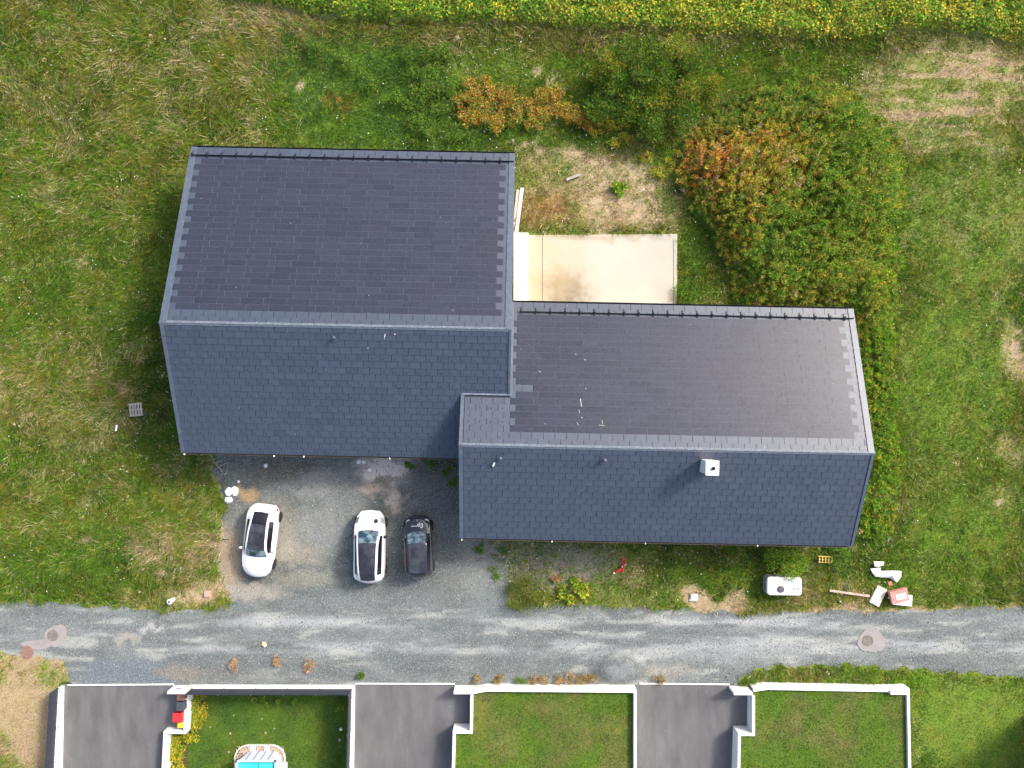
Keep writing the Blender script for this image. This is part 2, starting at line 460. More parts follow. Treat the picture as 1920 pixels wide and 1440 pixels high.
BARE = ((1005, 135, 12, 14), (1047, 140, 14, 9), (1050, 168, 12, 9), (1045, 285, 16, 10), (1010, 278, 14, 8), (1075, 285, 16, 12), (1117, 305, 14, 10), (1030, 150, 9, 5), (985, 270, 9, 6), (1135, 380, 40, 22), (1200, 385, 40, 26), (1130, 330, 22, 26), (1190, 320, 30, 18), (1215, 340, 26, 24), (370, 1112, 50, 12), (1302, 1116, 22, 18), (160, 1012, 16, 9), (1908, 645, 9, 30), (560, 163, 8, 14), (1370, 1134, 26, 10), (420, 1040, 16, 60), (1870, 940, 9, 9), (1640, 968, 14, 10))
# ================================================================== GROUND
def zground(x, y):
    px, py = topx(x, y)
    z = np.zeros_like(x)
    inside = inpoly(px, py, [(110, 1285), (1703, 1289), (1703, 2600), (60, 2600), (101, 1440)])
    z = np.where(inside, -1.0, z)
    # low bank under the shrubs behind the house
    return z

xs = np.concatenate([[-600, -300, -150, -90, -60, -46], np.linspace(-37, 37, 410), [46, 60, 90, 150, 300, 600]])
ys = np.concatenate([[-600, -300, -150, -90, -60, -40], np.linspace(-27, 29, 312), [40, 60, 90, 150, 300, 600]])
GX, GY = np.meshgrid(xs, ys)
gx, gy = GX.ravel(), GY.ravel()
gpx, gpy = topx(gx, gy)
gpx = np.clip(gpx, -900, 2800); gpy = np.clip(gpy, -900, 2300)
W, _ = field(gpx, gpy)
W = clump(W, gpx, gpy, 2.0)
gc = W @ CARR * 0.85 + np.array([.05, .036, .018]) * .3
soil = np.clip((W[:, KEYS.index('S')] + W[:, KEYS.index('T')] - .3) * 2, 0, 1)[:, None]
gc = gc * (1 - soil) + (np.array([.36, .27, .16]) * (0.75 + .5 * fbm(gpx, gpy, 1 / 12, 66)[:, None])) * soil
bare_g = np.zeros(len(gx))
for cx, cy, rx, ry in BARE:
    bare_g = np.maximum(bare_g, (.25 + .75 * sstep(.36, .50, fbm(gpx, gpy, 1 / 11, 31, 2))) * blob(gpx + 22 * (fbm(gpx, gpy, 1 / 9, 16) - .5), gpy + 18 * (fbm(gpx, gpy, 1 / 9, 19) - .5), cx, cy, rx, ry, .5))
sn = (.7 + .6 * fbm(gpx, gpy, 1 / 7, 67))[:, None]
gc = gc * (1 - bare_g[:, None]) + np.array([.42, .32, .20]) * sn * bare_g[:, None]
gv = np.maximum(blob(gpx, gpy, 1020, 1062, 130, 55, .6), blob(gpx, gpy, 960, 1050, 60, 60, .6)) * .85
gc = gc * (1 - gv[:, None]) + np.array([.19, .18, .15]) * sn * gv[:, None]
gz = zground(gx, gy)
nx, ny = len(xs), len(ys)
idx = np.arange(nx * ny).reshape(ny, nx)
Fq = np.stack([idx[:-1, :-1], idx[:-1, 1:], idx[1:, 1:], idx[1:, :-1]], -1).reshape(-1, 4)
me = np_mesh('ground', np.stack([gx, gy, gz], 1), Fq, gc, M['ground'])
for p in me.polygons: p.use_smooth = True
struct(link('ground', me))

# ---- gravel sheets
def gravel_color(px, py):
    n = fbm(px, py, 1 / 60, 21, 4); n2 = fbm(px, py * 2.2, 1 / 25, 22, 4)
    base = np.array([.145, .166, .160]) * (0.50 + .55 * n + .48 * n2)[:, None]
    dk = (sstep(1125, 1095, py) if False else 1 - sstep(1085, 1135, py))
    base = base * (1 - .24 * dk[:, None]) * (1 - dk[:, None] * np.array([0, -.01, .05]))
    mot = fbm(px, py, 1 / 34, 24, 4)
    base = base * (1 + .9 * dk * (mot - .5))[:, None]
    def mixin(m, c):
        nonlocal base
        m = np.clip(m, 0, 1)[:, None]; base = base * (1 - m) + np.array(c) * m
    st = fbm(px, py * 5, 1 / 90, 31, 3)
    for yc, wd, x0, x1, a in ((1167, 11, 430, 2400, .75), (1212, 12, 330, 2400, .7), (1140, 8, -400, 330, .5), (1196, 9, 1100, 1700, .5), (1185, 8, -400, 200, .35)):
        yy = yc + 10 * (fbm(px, px * 0, 1 / 160, int(yc), 2) - .5)
        m = np.exp(-((py - yy) / wd) ** 2) * sstep(x0 - 60, x0 + 60, px) * (1 - sstep(x1 - 60, x1 + 60, px))
        mixin(m * a * sstep(.28, .56, st), (.40, .415, .42))
    mixin(np.exp(-((py - 1188) / 9) ** 2) * sstep(.45, .6, fbm(px, py, 1 / 50, 35)) * .55, (.15, .165, .17))
    sw = fbm(px + 45 * fbm(px, py, 1 / 40, 38), py * 6.5, 1 / 75, 37, 5)
    mixin(sstep(.56, .70, sw) * .55 * sstep(1135, 1150, py), (.43, .44, .40))
    mixin(sstep(.46, .28, sw) * .35 * sstep(1135, 1150, py) if False else (1 - sstep(.30, .46, sw)) * .6 * sstep(1135, 1150, py), (.10, .118, .12))
    for cx, cy, rx, ry, c, a in (
            (722, 882, 48, 30, (.70, .60, .52), .95), (737, 938, 20, 22, (.52, .44, .35), .9), (690, 918, 26, 10, (.44, .34, .25), .7),
            (462, 926, 22, 14, (.44, .27, .10), .75), (500, 1000, 70, 60, (.34, .31, .24), .5), (425, 1050, 30, 60, (.40, .30, .18), .8),
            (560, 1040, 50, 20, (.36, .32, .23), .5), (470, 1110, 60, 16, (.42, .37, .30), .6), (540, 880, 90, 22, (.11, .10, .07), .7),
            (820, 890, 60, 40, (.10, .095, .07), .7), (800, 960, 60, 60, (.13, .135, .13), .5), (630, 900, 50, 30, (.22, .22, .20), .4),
            (910, 1030, 50, 40, (.20, .185, .15), .6), (640, 970, 40, 60, (.27, .28, .26), .4), (880, 1080, 60, 30, (.26, .26, .24), .4),
            (235, 1262, 100, 26, (.125, .155, .175), .95), (1010, 1060, 70, 40, (.22, .20, .155), .5), (350, 1262, 60, 12, (.30, .22, .14), .5),
            (500, 1262, 170, 16, (.12, .135, .14), .6), (1240, 1258, 60, 14, (.33, .30, .25), .5), (60, 1165, 90, 16, (.17, .18, .18), .5),
            (1330, 1225, 300, 14, (.34, .36, .36), .4), (260, 1182, 60, 14, (.15, .17, .18), .6), (285, 1178, 26, 8, (.50, .50, .47), .6), (240, 1195, 26, 8, (.44, .40, .34), .5),
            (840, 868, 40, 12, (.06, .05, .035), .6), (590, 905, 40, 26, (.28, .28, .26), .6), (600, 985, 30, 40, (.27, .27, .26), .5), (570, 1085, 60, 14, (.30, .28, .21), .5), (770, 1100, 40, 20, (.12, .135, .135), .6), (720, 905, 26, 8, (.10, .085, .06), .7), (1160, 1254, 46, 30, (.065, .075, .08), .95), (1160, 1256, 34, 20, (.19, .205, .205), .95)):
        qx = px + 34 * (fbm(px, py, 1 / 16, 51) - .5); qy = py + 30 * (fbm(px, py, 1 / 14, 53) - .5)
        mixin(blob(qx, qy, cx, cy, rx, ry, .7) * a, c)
    return base
STEP = 0.11
ax = np.arange(-36, 36, STEP); ay = np.arange(-17.6, -1.0, STEP)
AX, AY = np.meshgrid(ax, ay)
apx, apy = topx(AX.ravel(), AY.ravel())
road, fore = gravel_mask(apx, apy)
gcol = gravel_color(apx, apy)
az = 0.018 + 0.02 * (fbm(AX.ravel(), AY.ravel(), 1.6, 71) - .5)
# shallow gravel heap against the middle garden wall
hp = blob(apx, apy, 1160, 1252, 40, 24, 1.0)
az = az + 0.28 * hp * hp * (3 - 2 * hp)
aidx = np.arange(AX.size).reshape(AX.shape)
def sheet(name, mask):
    mk = mask.reshape(AX.shape)
    fm = mk[:-1, :-1] & mk[:-1, 1:] & mk[1:, 1:] & mk[1:, :-1]
    q = np.stack([aidx[:-1, :-1], aidx[:-1, 1:], aidx[1:, 1:], aidx[1:, :-1]], -1)[fm]
    u, inv = np.unique(q, return_inverse=True)
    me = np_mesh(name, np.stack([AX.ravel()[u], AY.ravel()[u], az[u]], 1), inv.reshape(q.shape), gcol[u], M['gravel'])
    for p in me.polygons: p.use_smooth = True
    return struct(link(name, me))
split = apy > 1118
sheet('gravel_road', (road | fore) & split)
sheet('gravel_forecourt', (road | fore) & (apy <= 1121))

# ---- loose stones
ns = 42000
spx = rng.uniform(-60, 1990, ns * 2); spy = rng.uniform(850, 1284, ns * 2)
r1, f1 = gravel_mask(spx, spy)
kd = fbm(spx, spy, 1 / 30, 77)
keep = (r1 | f1) & (rng.random(ns * 2) < .25 + .9 * kd)
spx, spy = spx[keep], spy[keep]
sx, sy = P(spx, spy, 0)
n = len(sx)
sr = rng.gamma(2.0, .009, n).clip(.009, .034)
TET = np.array([(1, 1, 1), (1, -1, -1), (-1, 1, -1), (-1, -1, 1)]) * .8
ang = rng.uniform(0, 6.28, n); c_, s_ = np.cos(ang), np.sin(ang)
T = TET[None] * rng.uniform(.6, 1.3, (n, 4, 1))
V = np.empty((n, 4, 3))
V[:, :, 0] = (T[:, :, 0] * c_[:, None] - T[:, :, 1] * s_[:, None]) * sr[:, None] + sx[:, None]
V[:, :, 1] = (T[:, :, 0] * s_[:, None] + T[:, :, 1] * c_[:, None]) * sr[:, None] + sy[:, None]
V[:, :, 2] = T[:, :, 2] * sr[:, None] * .45 + .026
b0 = np.arange(n)[:, None] * 4
F = np.concatenate([b0 + np.array(f) for f in ((0, 1, 2), (0, 3, 1), (0, 2, 3), (1, 3, 2))], 0)
br = rng.choice([.17, .21, .26, .34, .62], n, p=[.10, .32, .34, .16, .08])
scol = 0.9 * br[:, None] * np.array([1.0, 1.03, 1.03]) * rng.uniform(.85, 1.15, (n, 3))
o = stuff(link('loose_gravel', np_mesh('loose_gravel', V.reshape(-1, 3), F, np.repeat(scol, 4, 0), M['stone'])))
tag(o, 'loose grey and white stones scattered over the gravel road and forecourt', 'gravel')

# ---- terrace slab
tp_ = [(990, 441), (1269.5, 439), (1268, 640), (990, 640)]
nu, nv = 150, 100
uu, vv = np.meshgrid(np.linspace(0, 1, nu), np.linspace(0, 1, nv))
tpx = (tp_[0][0] * (1 - uu) + tp_[1][0] * uu) * (1 - vv) + (tp_[3][0] * (1 - uu) + tp_[2][0] * uu) * vv
tpy = (tp_[0][1] * (1 - uu) + tp_[1][1] * uu) * (1 - vv) + (tp_[3][1] * (1 - uu) + tp_[2][1] * uu) * vv
tX, tY = P(tpx.ravel(), tpy.ravel(), .07)
tq = tpx.ravel(); tr_ = tpy.ravel()
k1 = fbm(tq, tr_, 1 / 60, 81, 4)[:, None]
tcol = np.array([.46, .43, .345]) * (1 - k1) + np.array([.51, .495, .435]) * k1
wq = tq + 34 * (fbm(tq, tr_, 1 / 22, 82, 4) - .5); wr = tr_ + 34 * (fbm(tq, tr_, 1 / 22, 83, 4) - .5)
for cx, cy, rx, ry, c3, am in ((1060, 546, 42, 42, (.22, .18, .115), .85), (1005, 545, 18, 40, (.46, .36, .22), .7), (1040, 500, 60, 50, (.48, .37, .22), .45), (1010, 460, 24, 16, (.5, .41, .26), .5), (1120, 445, 120, 8, (.40, .32, .21), .6), (1190, 510, 34, 26, (.52, .45, .38), .45), (1240, 545, 20, 20, (.48, .40, .33), .4), (1260, 560, 10, 20, (.3, .22, .16), .5)):
    m_ = (blob(wq, wr, cx, cy, rx, ry, .9) * am)[:, None] * (.55 + .9 * fbm(tq, tr_, 1 / 7, 84, 3)[:, None])
    m_ = np.clip(m_, 0, 1); tcol = tcol * (1 - m_) + np.array(c3) * m_
M['terrace'] = vcol_ground('terrace_concrete', 16.0, 0.0, 0.10, 0.12)
ii = np.arange(nu * nv).reshape(nv, nu)
tv = np.stack([tX, tY, np.full(len(tX), .07)], 1)
ring = np.concatenate([ii[0, :], ii[1:, -1], ii[-1, -2::-1], ii[-2:0:-1, 0]])
low = tv[ring].copy(); low[:, 2] = -.05
nr = len(ring); o0 = len(tv)
side = np.stack([ring, np.roll(ring, -1), o0 + (np.arange(nr) + 1) % nr, o0 + np.arange(nr)], 1)
tf = np.concatenate([np.stack([ii[:-1, :-1], ii[1:, :-1], ii[1:, 1:], ii[:-1, 1:]], -1).reshape(-1, 4), side], 0)
terr = link('terrace_slab', np_mesh('terrace_slab', np.concatenate([tv, low]), tf, np.concatenate([tcol, tcol[ring]]), M['terrace']))
struct(terr)
# stains with their own shape: a damp brown patch and saw cuts in the slab
mst = basic('damp_stain', (.34, .27, .17), .85, .2, 8.0, (.6, .54, .44), .55, 3.0)
def blob_sheet(name, cx, cy, rx, ry, z, mat, parent=None, seed=1, n=28):
    rr = random.Random(seed); pts = []
    ph = [rr.uniform(0, 6.28) for _ in range(4)]
    for k in range(n):
        t = 2 * math.pi * k / n
        r = 1 + .13 * math.sin(2 * t + ph[0]) + .1 * math.sin(3 * t + ph[1]) + .07 * math.sin(5 * t + ph[2]) + rr.uniform(-.04, .04)
        x, y = P(cx + rx * r * math.cos(t), cy - ry * r * math.sin(t), z)
        pts.append((x, y))
    return MB().prism(pts, z - .004, z).build(name, mat, parent)
cut = MB()
for x0, w in ((1017, .035),):
    p, q = P3(x0, 446, .075), P3(x0, 590, .075)
    cut.box((p + q) / 2, (w, (p - q).length, .01))
p, q = P3(1264, 450, .075), P3(1262, 590, .075)
cut.box((p + q) / 2, (.03, (p - q).length, .01))
cut.build('joint', basic('slab_joint', (.2, .15, .13), .9), terr)
MB().prism([P(963, 640), P(990.5, 640), P(990.5, 438), P(963, 438)], -.05, .26).build('step', basic('pink_concrete', (.70, .63, .58), .85, .06, 1.5), terr, bevel=.012)

# ================================================================== HOUSES
TH = 0.0206
RZ = -TH
def hw(a, b, z=0.0):                    # house frame -> world
    return Vector((a * math.cos(TH) + b * math.sin(TH), -a * math.sin(TH) + b * math.cos(TH), z))
tile_cache = {}
def tile_mesh(kind, w, L, t):
    key = (kind, round(w, 2), round(L, 2))
    if key not in tile_cache:
        mb = MB().box((0, L / 2, t / 2), (round(w, 2), L, t))
        me = mb.mesh(kind, M['pv'] if kind == 'solar_tile' else M['slate'])
        if kind == 'solar_tile':
            k = len(me.vertices)
            mb2 = MB().box((0, L / 2, t / 2), (round(w, 2), L, t)).box((0, -.004, t / 2), (round(w, 2), .008, t * 1.1)).box((-round(w, 2) / 2 - .007, L / 2, t / 2), (.014, L, t * 1.1))
            me = mb2.mesh(kind, M['pv'])
            me.materials.append(M['pvedge'])
            for i, p in enumerate(me.polygons): p.material_index = 1 if i >= 6 else 0
        tile_cache[key] = me
    return tile_cache[key]
class Slope:
    def __init__(s, b0, z0, b1, z1, C):
        s.O = Vector((0, b0 - C[1], z0)); s.ca = C[0]
        d = Vector((0, b1 - b0, z1 - z0)); s.len = d.length; s.v = d.normalized()
        s.n = Vector((0, -s.v.z, s.v.y)); s.n = s.n if s.n.z > 0 else -s.n
        s.x = s.v.cross(s.n)
    def pt(s, a, v, h=0.0): return s.O + Vector((a - s.ca, 0, 0)) + s.v * v + s.n * h
    def mat(s, a, v, h, tilt=0.0):
        y = s.v * math.cos(tilt) - s.n * math.sin(tilt); z = s.n * math.cos(tilt) + s.v * math.sin(tilt)
        p = s.pt(a, v, h)
        return Matrix(((s.x.x, y.x, z.x, p.x), (s.x.y, y.y, z.y, p.y), (s.x.z, y.z, z.z, p.z), (0, 0, 0, 1)))
def lay(slope, parent, rows, e, limit):
    """rows: list of (kind, v0, [(a0,a1),...]); the first `limit` of a kind become objects, the rest one joined part"""
    count = {}; rest = {}
    rr = random.Random(5)
    for kind, v0, spans in rows:
        for a0, a1 in spans:
            L = e + .07; t = .022 if kind == 'slate' else .02
            gap = .02 if kind == 'slate' else .022
            me = tile_mesh(kind, a1 - a0 - gap, L, t)
            mw = slope.mat((a0 + a1) / 2 + rr.uniform(-.003, .003), v0, .03 + (.004 if kind == 'solar_tile' else 0), math.asin(.022 / L) + rr.uniform(-.002, .002))
            # lower edge raised, upper edge tucked under the next course
            count[kind] = count.get(kind, 0) + 1
            if count[kind] <= limit: link(kind, me, parent, mw)
            else:
                mb, mi = rest.setdefault(kind, (MB(), []))
                mb.add([mw @ v.co for v in me.vertices], [tuple(p.vertices) for p in me.polygons])
                mi += [p.material_index for p in me.polygons]
    for kind, (mb, mi) in rest.items():
        o = stuff(mb.build(kind, M['pv'] if kind == 'solar_tile' else M['slate'], parent))
        if kind == 'solar_tile': o.data.materials.append(M['pvedge'])
        o.data.polygons.foreach_set('material_index', mi)
def spans(a0, a1, w, off):
    r = []; x = a0 - off
    while x < a1 - .02:
        l, h = max(x, a0), min(x + w, a1)
        if h - l > .05: r.append((l, h))
        x += w
    return r
def deck(slope, parent, polys, th=.16):
    mb = MB()
    for poly in polys:      # list of (a,v)
        n = len(poly)
        top = [slope.pt(a, v, 0.0) for a, v in poly]; bot = [slope.pt(a, v, -th) for a, v in poly]
        mb.add(bot + top, [tuple(range(n - 1, -1, -1)), tuple(range(n, 2 * n))] + [(i, (i + 1) % n, n + (i + 1) % n, n + i) for i in range(n)])
    return mb.build('roof_slope', M['deck'], parent)
def strip(slope, a0, a1, v0, v1, h, t, mat, name, parent):
    mb = MB().box((0, 0, 0), (a1 - a0, v1 - v0, t))
    return mb.build(name, mat, parent, mw=slope.mat((a0 + a1) / 2, (v0 + v1) / 2, h))
def gutter(slope, a0, a1, mat, parent, down=.03):
    r = .07; prof = [(-r, .0), (-r, -.09), (-.03, -.13), (.05, -.13), (r, -.07), (r, .01), (r - .012, .01), (r - .014, -.06), (.04, -.115), (-.025, -.115), (-r + .012, -.08), (-r + .012, .0)]
    out = -1 if slope.v.y > 0 else 1
    base = slope.pt(0, 0, 0); vs = []; n = len(prof)
    for a in (a0, a1):
        for q, z in prof: vs.append((a - slope.ca, base.y + out * (q + .05), base.z + z - down))
    fs = [(i, (i + 1) % n, n + (i + 1) % n, n + i) for i in range(n)] + [tuple(range(n - 1, -1, -1)), tuple(range(n, 2 * n))]
    return MB().add(vs, fs).build('gutter', mat, parent)
def snow_guard(slope, a0, a1, v, step, parent):
    rail = MB()
    for h in (.07, .13):
        rail.tube([slope.pt(a0, v, .03 + h), slope.pt(a1, v, .03 + h)], .014, 6)
    rail.box((0, 0, 0), (a1 - a0, .012, .10), slope.mat((a0 + a1) / 2, v, .10))
    rail.build('snow_guard_rail', M['dark'], parent)
    bm = MB()
    bm.box((0, -.03, .10), (.07, .05, .24)).box((0, -.12, .03), (.06, .34, .03)).box((0, .07, .06), (.05, .17, .02), Matrix.Rotation(math.radians(-42), 4, 'X'))
    me = bm.mesh('snow_guard_bracket', M['dark'])
    a = a0 + .08
    while a < a1:
        link('snow_guard_bracket', me, parent, slope.mat(a, v - .0, .045)); a += step
def hooks(slope, parent, rows):
    mb = MB()
    for v, a0, a1, w, off in rows:
        a = a0 + off
        while a < a1:
            c = slope.pt(a, v, .062)
            mb.box(c, (.028, .035, .012)); mb.box(slope.pt(a, v + .03, .066), (.05, .012, .012)); a += w
    stuff(mb.build('slate_hook', M['dark'], parent))
def ridge_cap(sn, ss, a0, a1, parent):
    r = sn.pt(0, sn.len, 0)
    w = .10; pts = []
    n1 = sn.pt(0, sn.len - w, .055); s1 = ss.pt(0, ss.len - w, .055); top = (r.y, r.z + .085)
    prof = [(n1.y, n1.z - .02), (n1.y, n1.z + .004), (r.y + (n1.y - r.y) * .25, r.z + .06), top, (r.y + (s1.y - r.y) * .25, r.z + .06), (s1.y, s1.z + .004), (s1.y, s1.z - .02), (r.y, r.z + .02)]
    n = len(prof); vs = []
    for a in (a0, a1): vs += [(a - sn.ca, y, z) for y, z in prof]
    fs = [(i, (i + 1) % n, n + (i + 1) % n, n + i) for i in range(n)] + [tuple(range(n - 1, -1, -1)), tuple(range(n, 2 * n))]
    MB().add(vs, fs).build('ridge_cap', M['ridge'], parent)
def verge(slope, a0, a1, v0, v1, parent):
    mb = MB().box((0, 0, .035), (a1 - a0, v1 - v0, .07)).box((-(a1 - a0) / 2 if False else 0, 0, -.06), (min(.04, a1 - a0), v1 - v0, .22))
    mb.build('verge_trim', M['flash'], parent, mw=slope.mat((a0 + a1) / 2, (v0 + v1) / 2, .01))

# ---- main house
A0, A1 = -18.156, -0.15
C1 = (-9.15, 4.95)
h1 = thing('house', 'larger slate-roofed house, the wing with no chimney, solar tiles on its upper slope', 'house', hw(*C1), RZ)
N1 = Slope(13.459, 2.485, 3.347, 5.5, C1); S1 = Slope(-3.547, 2.665, 3.347, 5.5, C1)
dn = deck(N1, h1, [[(A0, 0), (A1, 0), (A1, N1.len), (A0, N1.len)]])
ds = deck(S1, h1, [[(A0, 0), (A1, 0), (A1, S1.len), (A0, S1.len)]])
ds['label'] = 'plain slate slope facing the parked cars'
dn['label'] = 'slope covered with dark solar tiles'
e1 = N1.len / 29
rows = []
for k in range(29):
    v0 = k * e1
    if k < 2 or k > 26:
        rows.append(('slate', v0, spans(A0 + .05, A1 - .05, .6, .3 * (k % 2))))
    else:
        tA = (k % 2 == 0)
        x0 = A0 + (.65 if tA else .33); x1 = x0 + 14 * 1.206
        rows.append(('solar_tile', v0, [(x0 + i * 1.206, x0 + (i + 1) * 1.206) for i in range(14)]))
        if tA: rows.append(('slate', v0, [(A0 + .29, x0), (x1, A1 - .27)]))
        else: rows.append(('slate', v0, [(x1, A1 - .29)]))
rows.sort(key=lambda r: -r[1])
lay(N1, dn, rows, e1, 300)
e2 = S1.len / 20
rows = []; hk = []
for k in range(20):
    v0 = k * e2
    b_here = -3.547 + v0 * S1.v.y
    aR = A1 - .06 if b_here > -.45 else -2.45
    rows.append(('slate', v0, spans(A0 + .12, aR, .6, .3 * (k % 2))))
    if k % 2 == 1 and k < 17: hk.append((v0 + .12, A0 + .3, aR, .6, .3))
hk.append((.13, A0 + .2, -2.6, .3, .1))
rows.sort(key=lambda r: -r[1])
lay(S1, ds, rows, e2, 300)
hooks(S1, ds, hk)
for sl, vmax in ((N1, N1.len), (S1, S1.len)):
    verge(sl, A0 - .05, A0 + (.30 if sl is N1 else .13), 0, vmax, h1)
verge(N1, A1 - .28, A1 + .05, 0, N1.len, h1)
verge(S1, A1 - .07, A1 + .05, 3.75, S1.len, h1)
ridge_cap(N1, S1, A0 - .08, A1 + .08, h1)
gutter(N1, A0 - .04, A1 + .04, M['gutter_dark'], h1)
gutter(S1, A0 - .04, -2.7, M['gutter_brown'], h1)
snow_guard(N1, A0 + .05, A1 - .02, .56, .815, h1)
wp = [(-3.2, 0), (13.1, 0), (13.1, 2.43), (3.347, 5.30), (-3.2, 2.62)]
mb = MB(); n = 5
mb.add([(a - C1[0], b - C1[1], z) for a in (A0 + .3, A1 - .2) for b, z in wp], [tuple(range(n - 1, -1, -1)), tuple(range(n, 2 * n))] + [(i, (i + 1) % n, n + (i + 1) % n, n + i) for i in range(n)])
mb.build('wall', M['render'], h1)
# small white gutter end brackets
for px in (346, 514, 570, 731, 375):
    a = (P(px, 852, 2.6)[0]) ; bb = -3.547
    q = Vector((a * math.cos(TH) - (-3.66) * math.sin(TH), 0, 0)).x
    MB().box((q - C1[0], -3.547 - C1[1] - .12, 2.62), (.05, .09, .1)).build('gutter_bracket', M['whitep'] if px != 375 else M['black'], h1)
def vent(slope, a, v, parent, s=1.0):
    mb = MB(); p = slope.pt(a, v, 0)
    mb.box(slope.pt(a, v, .06), (.34 * s, .40 * s, .012), slope.mat(0, 0, 0).to_3x3().to_4x4())
    mb.lathe([(.055 * s, -.05), (.055 * s, .24 * s), (.10 * s, .25 * s), (.10 * s, .31 * s), (.07 * s, .36 * s), (.01, .38 * s)], 14, p)
    mb.build('roof_vent', M['slate'], parent)
def roof_uv(px, py, slope, C, b0):      # pixel -> (a, v) on slope
    lo = None
    for v in np.linspace(0, slope.len, 400):
        q = slope.pt(0, v, 0)
        x, y = P(px, py, q.z)
        a = x * math.cos(TH) - y * math.sin(TH); b = x * math.sin(TH) + y * math.cos(TH)
        d = abs(b - (q.y + C[1]))
        if lo is None or d < lo[0]: lo = (d, a, v)
    return lo[1], lo[2]
a, v = roof_uv(628, 634, S1, C1, 0); vent(S1, a, v, h1)

# ---- wing house
B0, B1 = -2.67, 18.88
C2 = (8.1, -1.4)
h2 = thing('house', 'slate-roofed house wing with white chimney box and terrace behind it', 'house', hw(*C2), RZ)
N2 = Slope(5.15, 2.44, -2.672, 4.95, C2); S2 = Slope(-7.925, 2.77, -2.672, 4.95, C2)
vV = (5.15 + .05) / -N2.v.y              # up-slope distance of the valley
XL = -0.12
dn = deck(N2, h2, [[(XL, 0), (B1, 0), (B1, N2.len), (XL, N2.len)], [(B0, vV), (XL - .002, vV), (XL - .002, N2.len), (B0, N2.len)]])
ds = deck(S2, h2, [[(B0, 0), (B1, 0), (B1, S2.len), (B0, S2.len)]])
dn['label'] = 'slope covered with dark solar tiles'; ds['label'] = 'plain slate slope with the chimney box'
e3 = N2.len / 22
rows = []; hk = []
for k in range(22):
    v0 = k * e3
    low = B0 + .16 if v0 > vV - .05 else XL + .02
    if k < 2 or k > 19:
        rows.append(('slate', v0, spans(low, B1 - .05, .6, .3 * (k % 2))))
    else:
        r = k - 1; odd = r % 2 == 1
        x0 = .22 if odd else -.07
        if v0 < vV - .05 and not odd: x0 = -.07
        n15 = [(x0 + i * 1.204, x0 + (i + 1) * 1.204) for i in range(15)]
        if r == 12: n15 = n15[1:]; rows.append(('slate', v0, [(x0, x0 + .6), (x0 + .6, x0 + 1.2)]))
        rows.append(('solar_tile', v0, n15))
        if odd: rows.append(('slate', v0, spans(low, x0, .6, 0.))) if x0 - low > .06 else None
        elif v0 > vV - .05: rows.append(('slate', v0, spans(low, x0, .6, .3)))
        rows.append(('slate', v0, [(x0 + 15 * 1.204, B1 - .26)]))
        if v0 > vV and k % 2 == 0: hk.append((v0 + .2, B0 + .3, x0 - .2, .6 if k > 15 else .3, .1))
rows.sort(key=lambda r: -r[1])
lay(N2, dn, rows, e3, 300)
if hk: hooks(N2, dn, hk)
e4 = S2.len / 15
rows = []; hk = []
for k in range(15):
    v0 = k * e4
    rows.append(('slate', v0, spans(B0 + .18, B1 - .1, .6, .3 * (k % 2))))
    if k % 2 == 0 and k < 13 and k > 0: hk.append((v0 + .12, B0 + .4, B1 - .2, .6, .3))
hk.append((.13, B0 + .2, B1 - .2, .3, .1))
rows.sort(key=lambda r: -r[1])
lay(S2, ds, rows, e4, 300)
hooks(S2, ds, hk)
verge(N2, B0 - .05, B0 + .14, vV, N2.len, h2); verge(S2, B0 - .05, B0 + .17, 0, S2.len, h2)
verge(N2, B1 - .27, B1 + .05, 0, N2.len, h2); verge(S2, B1 - .1, B1 + .05, 0, S2.len, h2)
ridge_cap(N2, S2, B0 - .06, B1 + .09, h2)
strip(N2, XL, XL + .14, 0, vV + .05, .05, .03, M['flash'], 'flashing', h2)
strip(N2, B0, XL + .1, vV - .06, vV + .03, .075, .05, M['ridge'], 'flashing', h2)
gutter(N2, XL + .05, B1 + .04, M['gutter_dark'], h2); gutter(S2, B0 - .04, B1 + .04, M['gutter_brown'], h2)
snow_guard(N2, XL + .45, B1 - .02, .60, .815, h2)
wp = [(-7.6, 0), (4.85, 0), (4.85, 2.42), (-2.672, 4.76), (-7.6, 2.72)]
mb = MB(); n = 5
mb.add([(a - C2[0], b - C2[1], z) for a in (B0 + .3, B1 - .3) for b, z in wp], [tuple(range(n - 1, -1, -1)), tuple(range(n, 2 * n))] + [(i, (i + 1) % n, n + (i + 1) % n, n + i) for i in range(n)])
mb.build('wall', M['render'], h2)
for px in (1035, 1210, 1420, 866, 905, 1463):
    x = P(px, 1012, 2.7)[0]
    a = x * math.cos(TH) + 8.0 * math.sin(TH)
    MB().box((a - C2[0], -7.925 - C2[1] - .12, 2.72), (.05, .09, .1)).build('gutter_bracket', M['whitep'] if px not in (905, 1463) else M['black'], h2)
for px, py in ((938, 859), (1132, 862)):
    a, v = roof_uv(px, py, S2, C2, 0); vent(S2, a, v, h2, 1.15)
a, v = roof_uv(926, 869, S2, C2, 0)
MB().box(S2.pt(a, v, .09), (.09, .22, .1), Matrix.Rotation(-.4, 4, 'Z')).build('cable_outlet', M['whitep'], h2)
a, v = roof_uv(1326, 873, S2, C2, 0)
p = S2.pt(a - .08, v, 0)
ch = MB().box(p + Vector((0, 0, .45)), (.60, .68, 1.5)).build('chimney', M['whitep'], h2, bevel=.012)
MB().box(p + Vector((0, 0, 1.235)), (.68, .76, .07)).build('chimney_cap', M['whitep'], ch)
MB().lathe([(.09, 1.26), (.09, 1.36), (.062, 1.36), (.062, 1.275)], 18, p + Vector((.04, -.02, 0))).build('flue', M['black'], ch)
mb = MB()                                # bird droppings streaked over the solar tiles
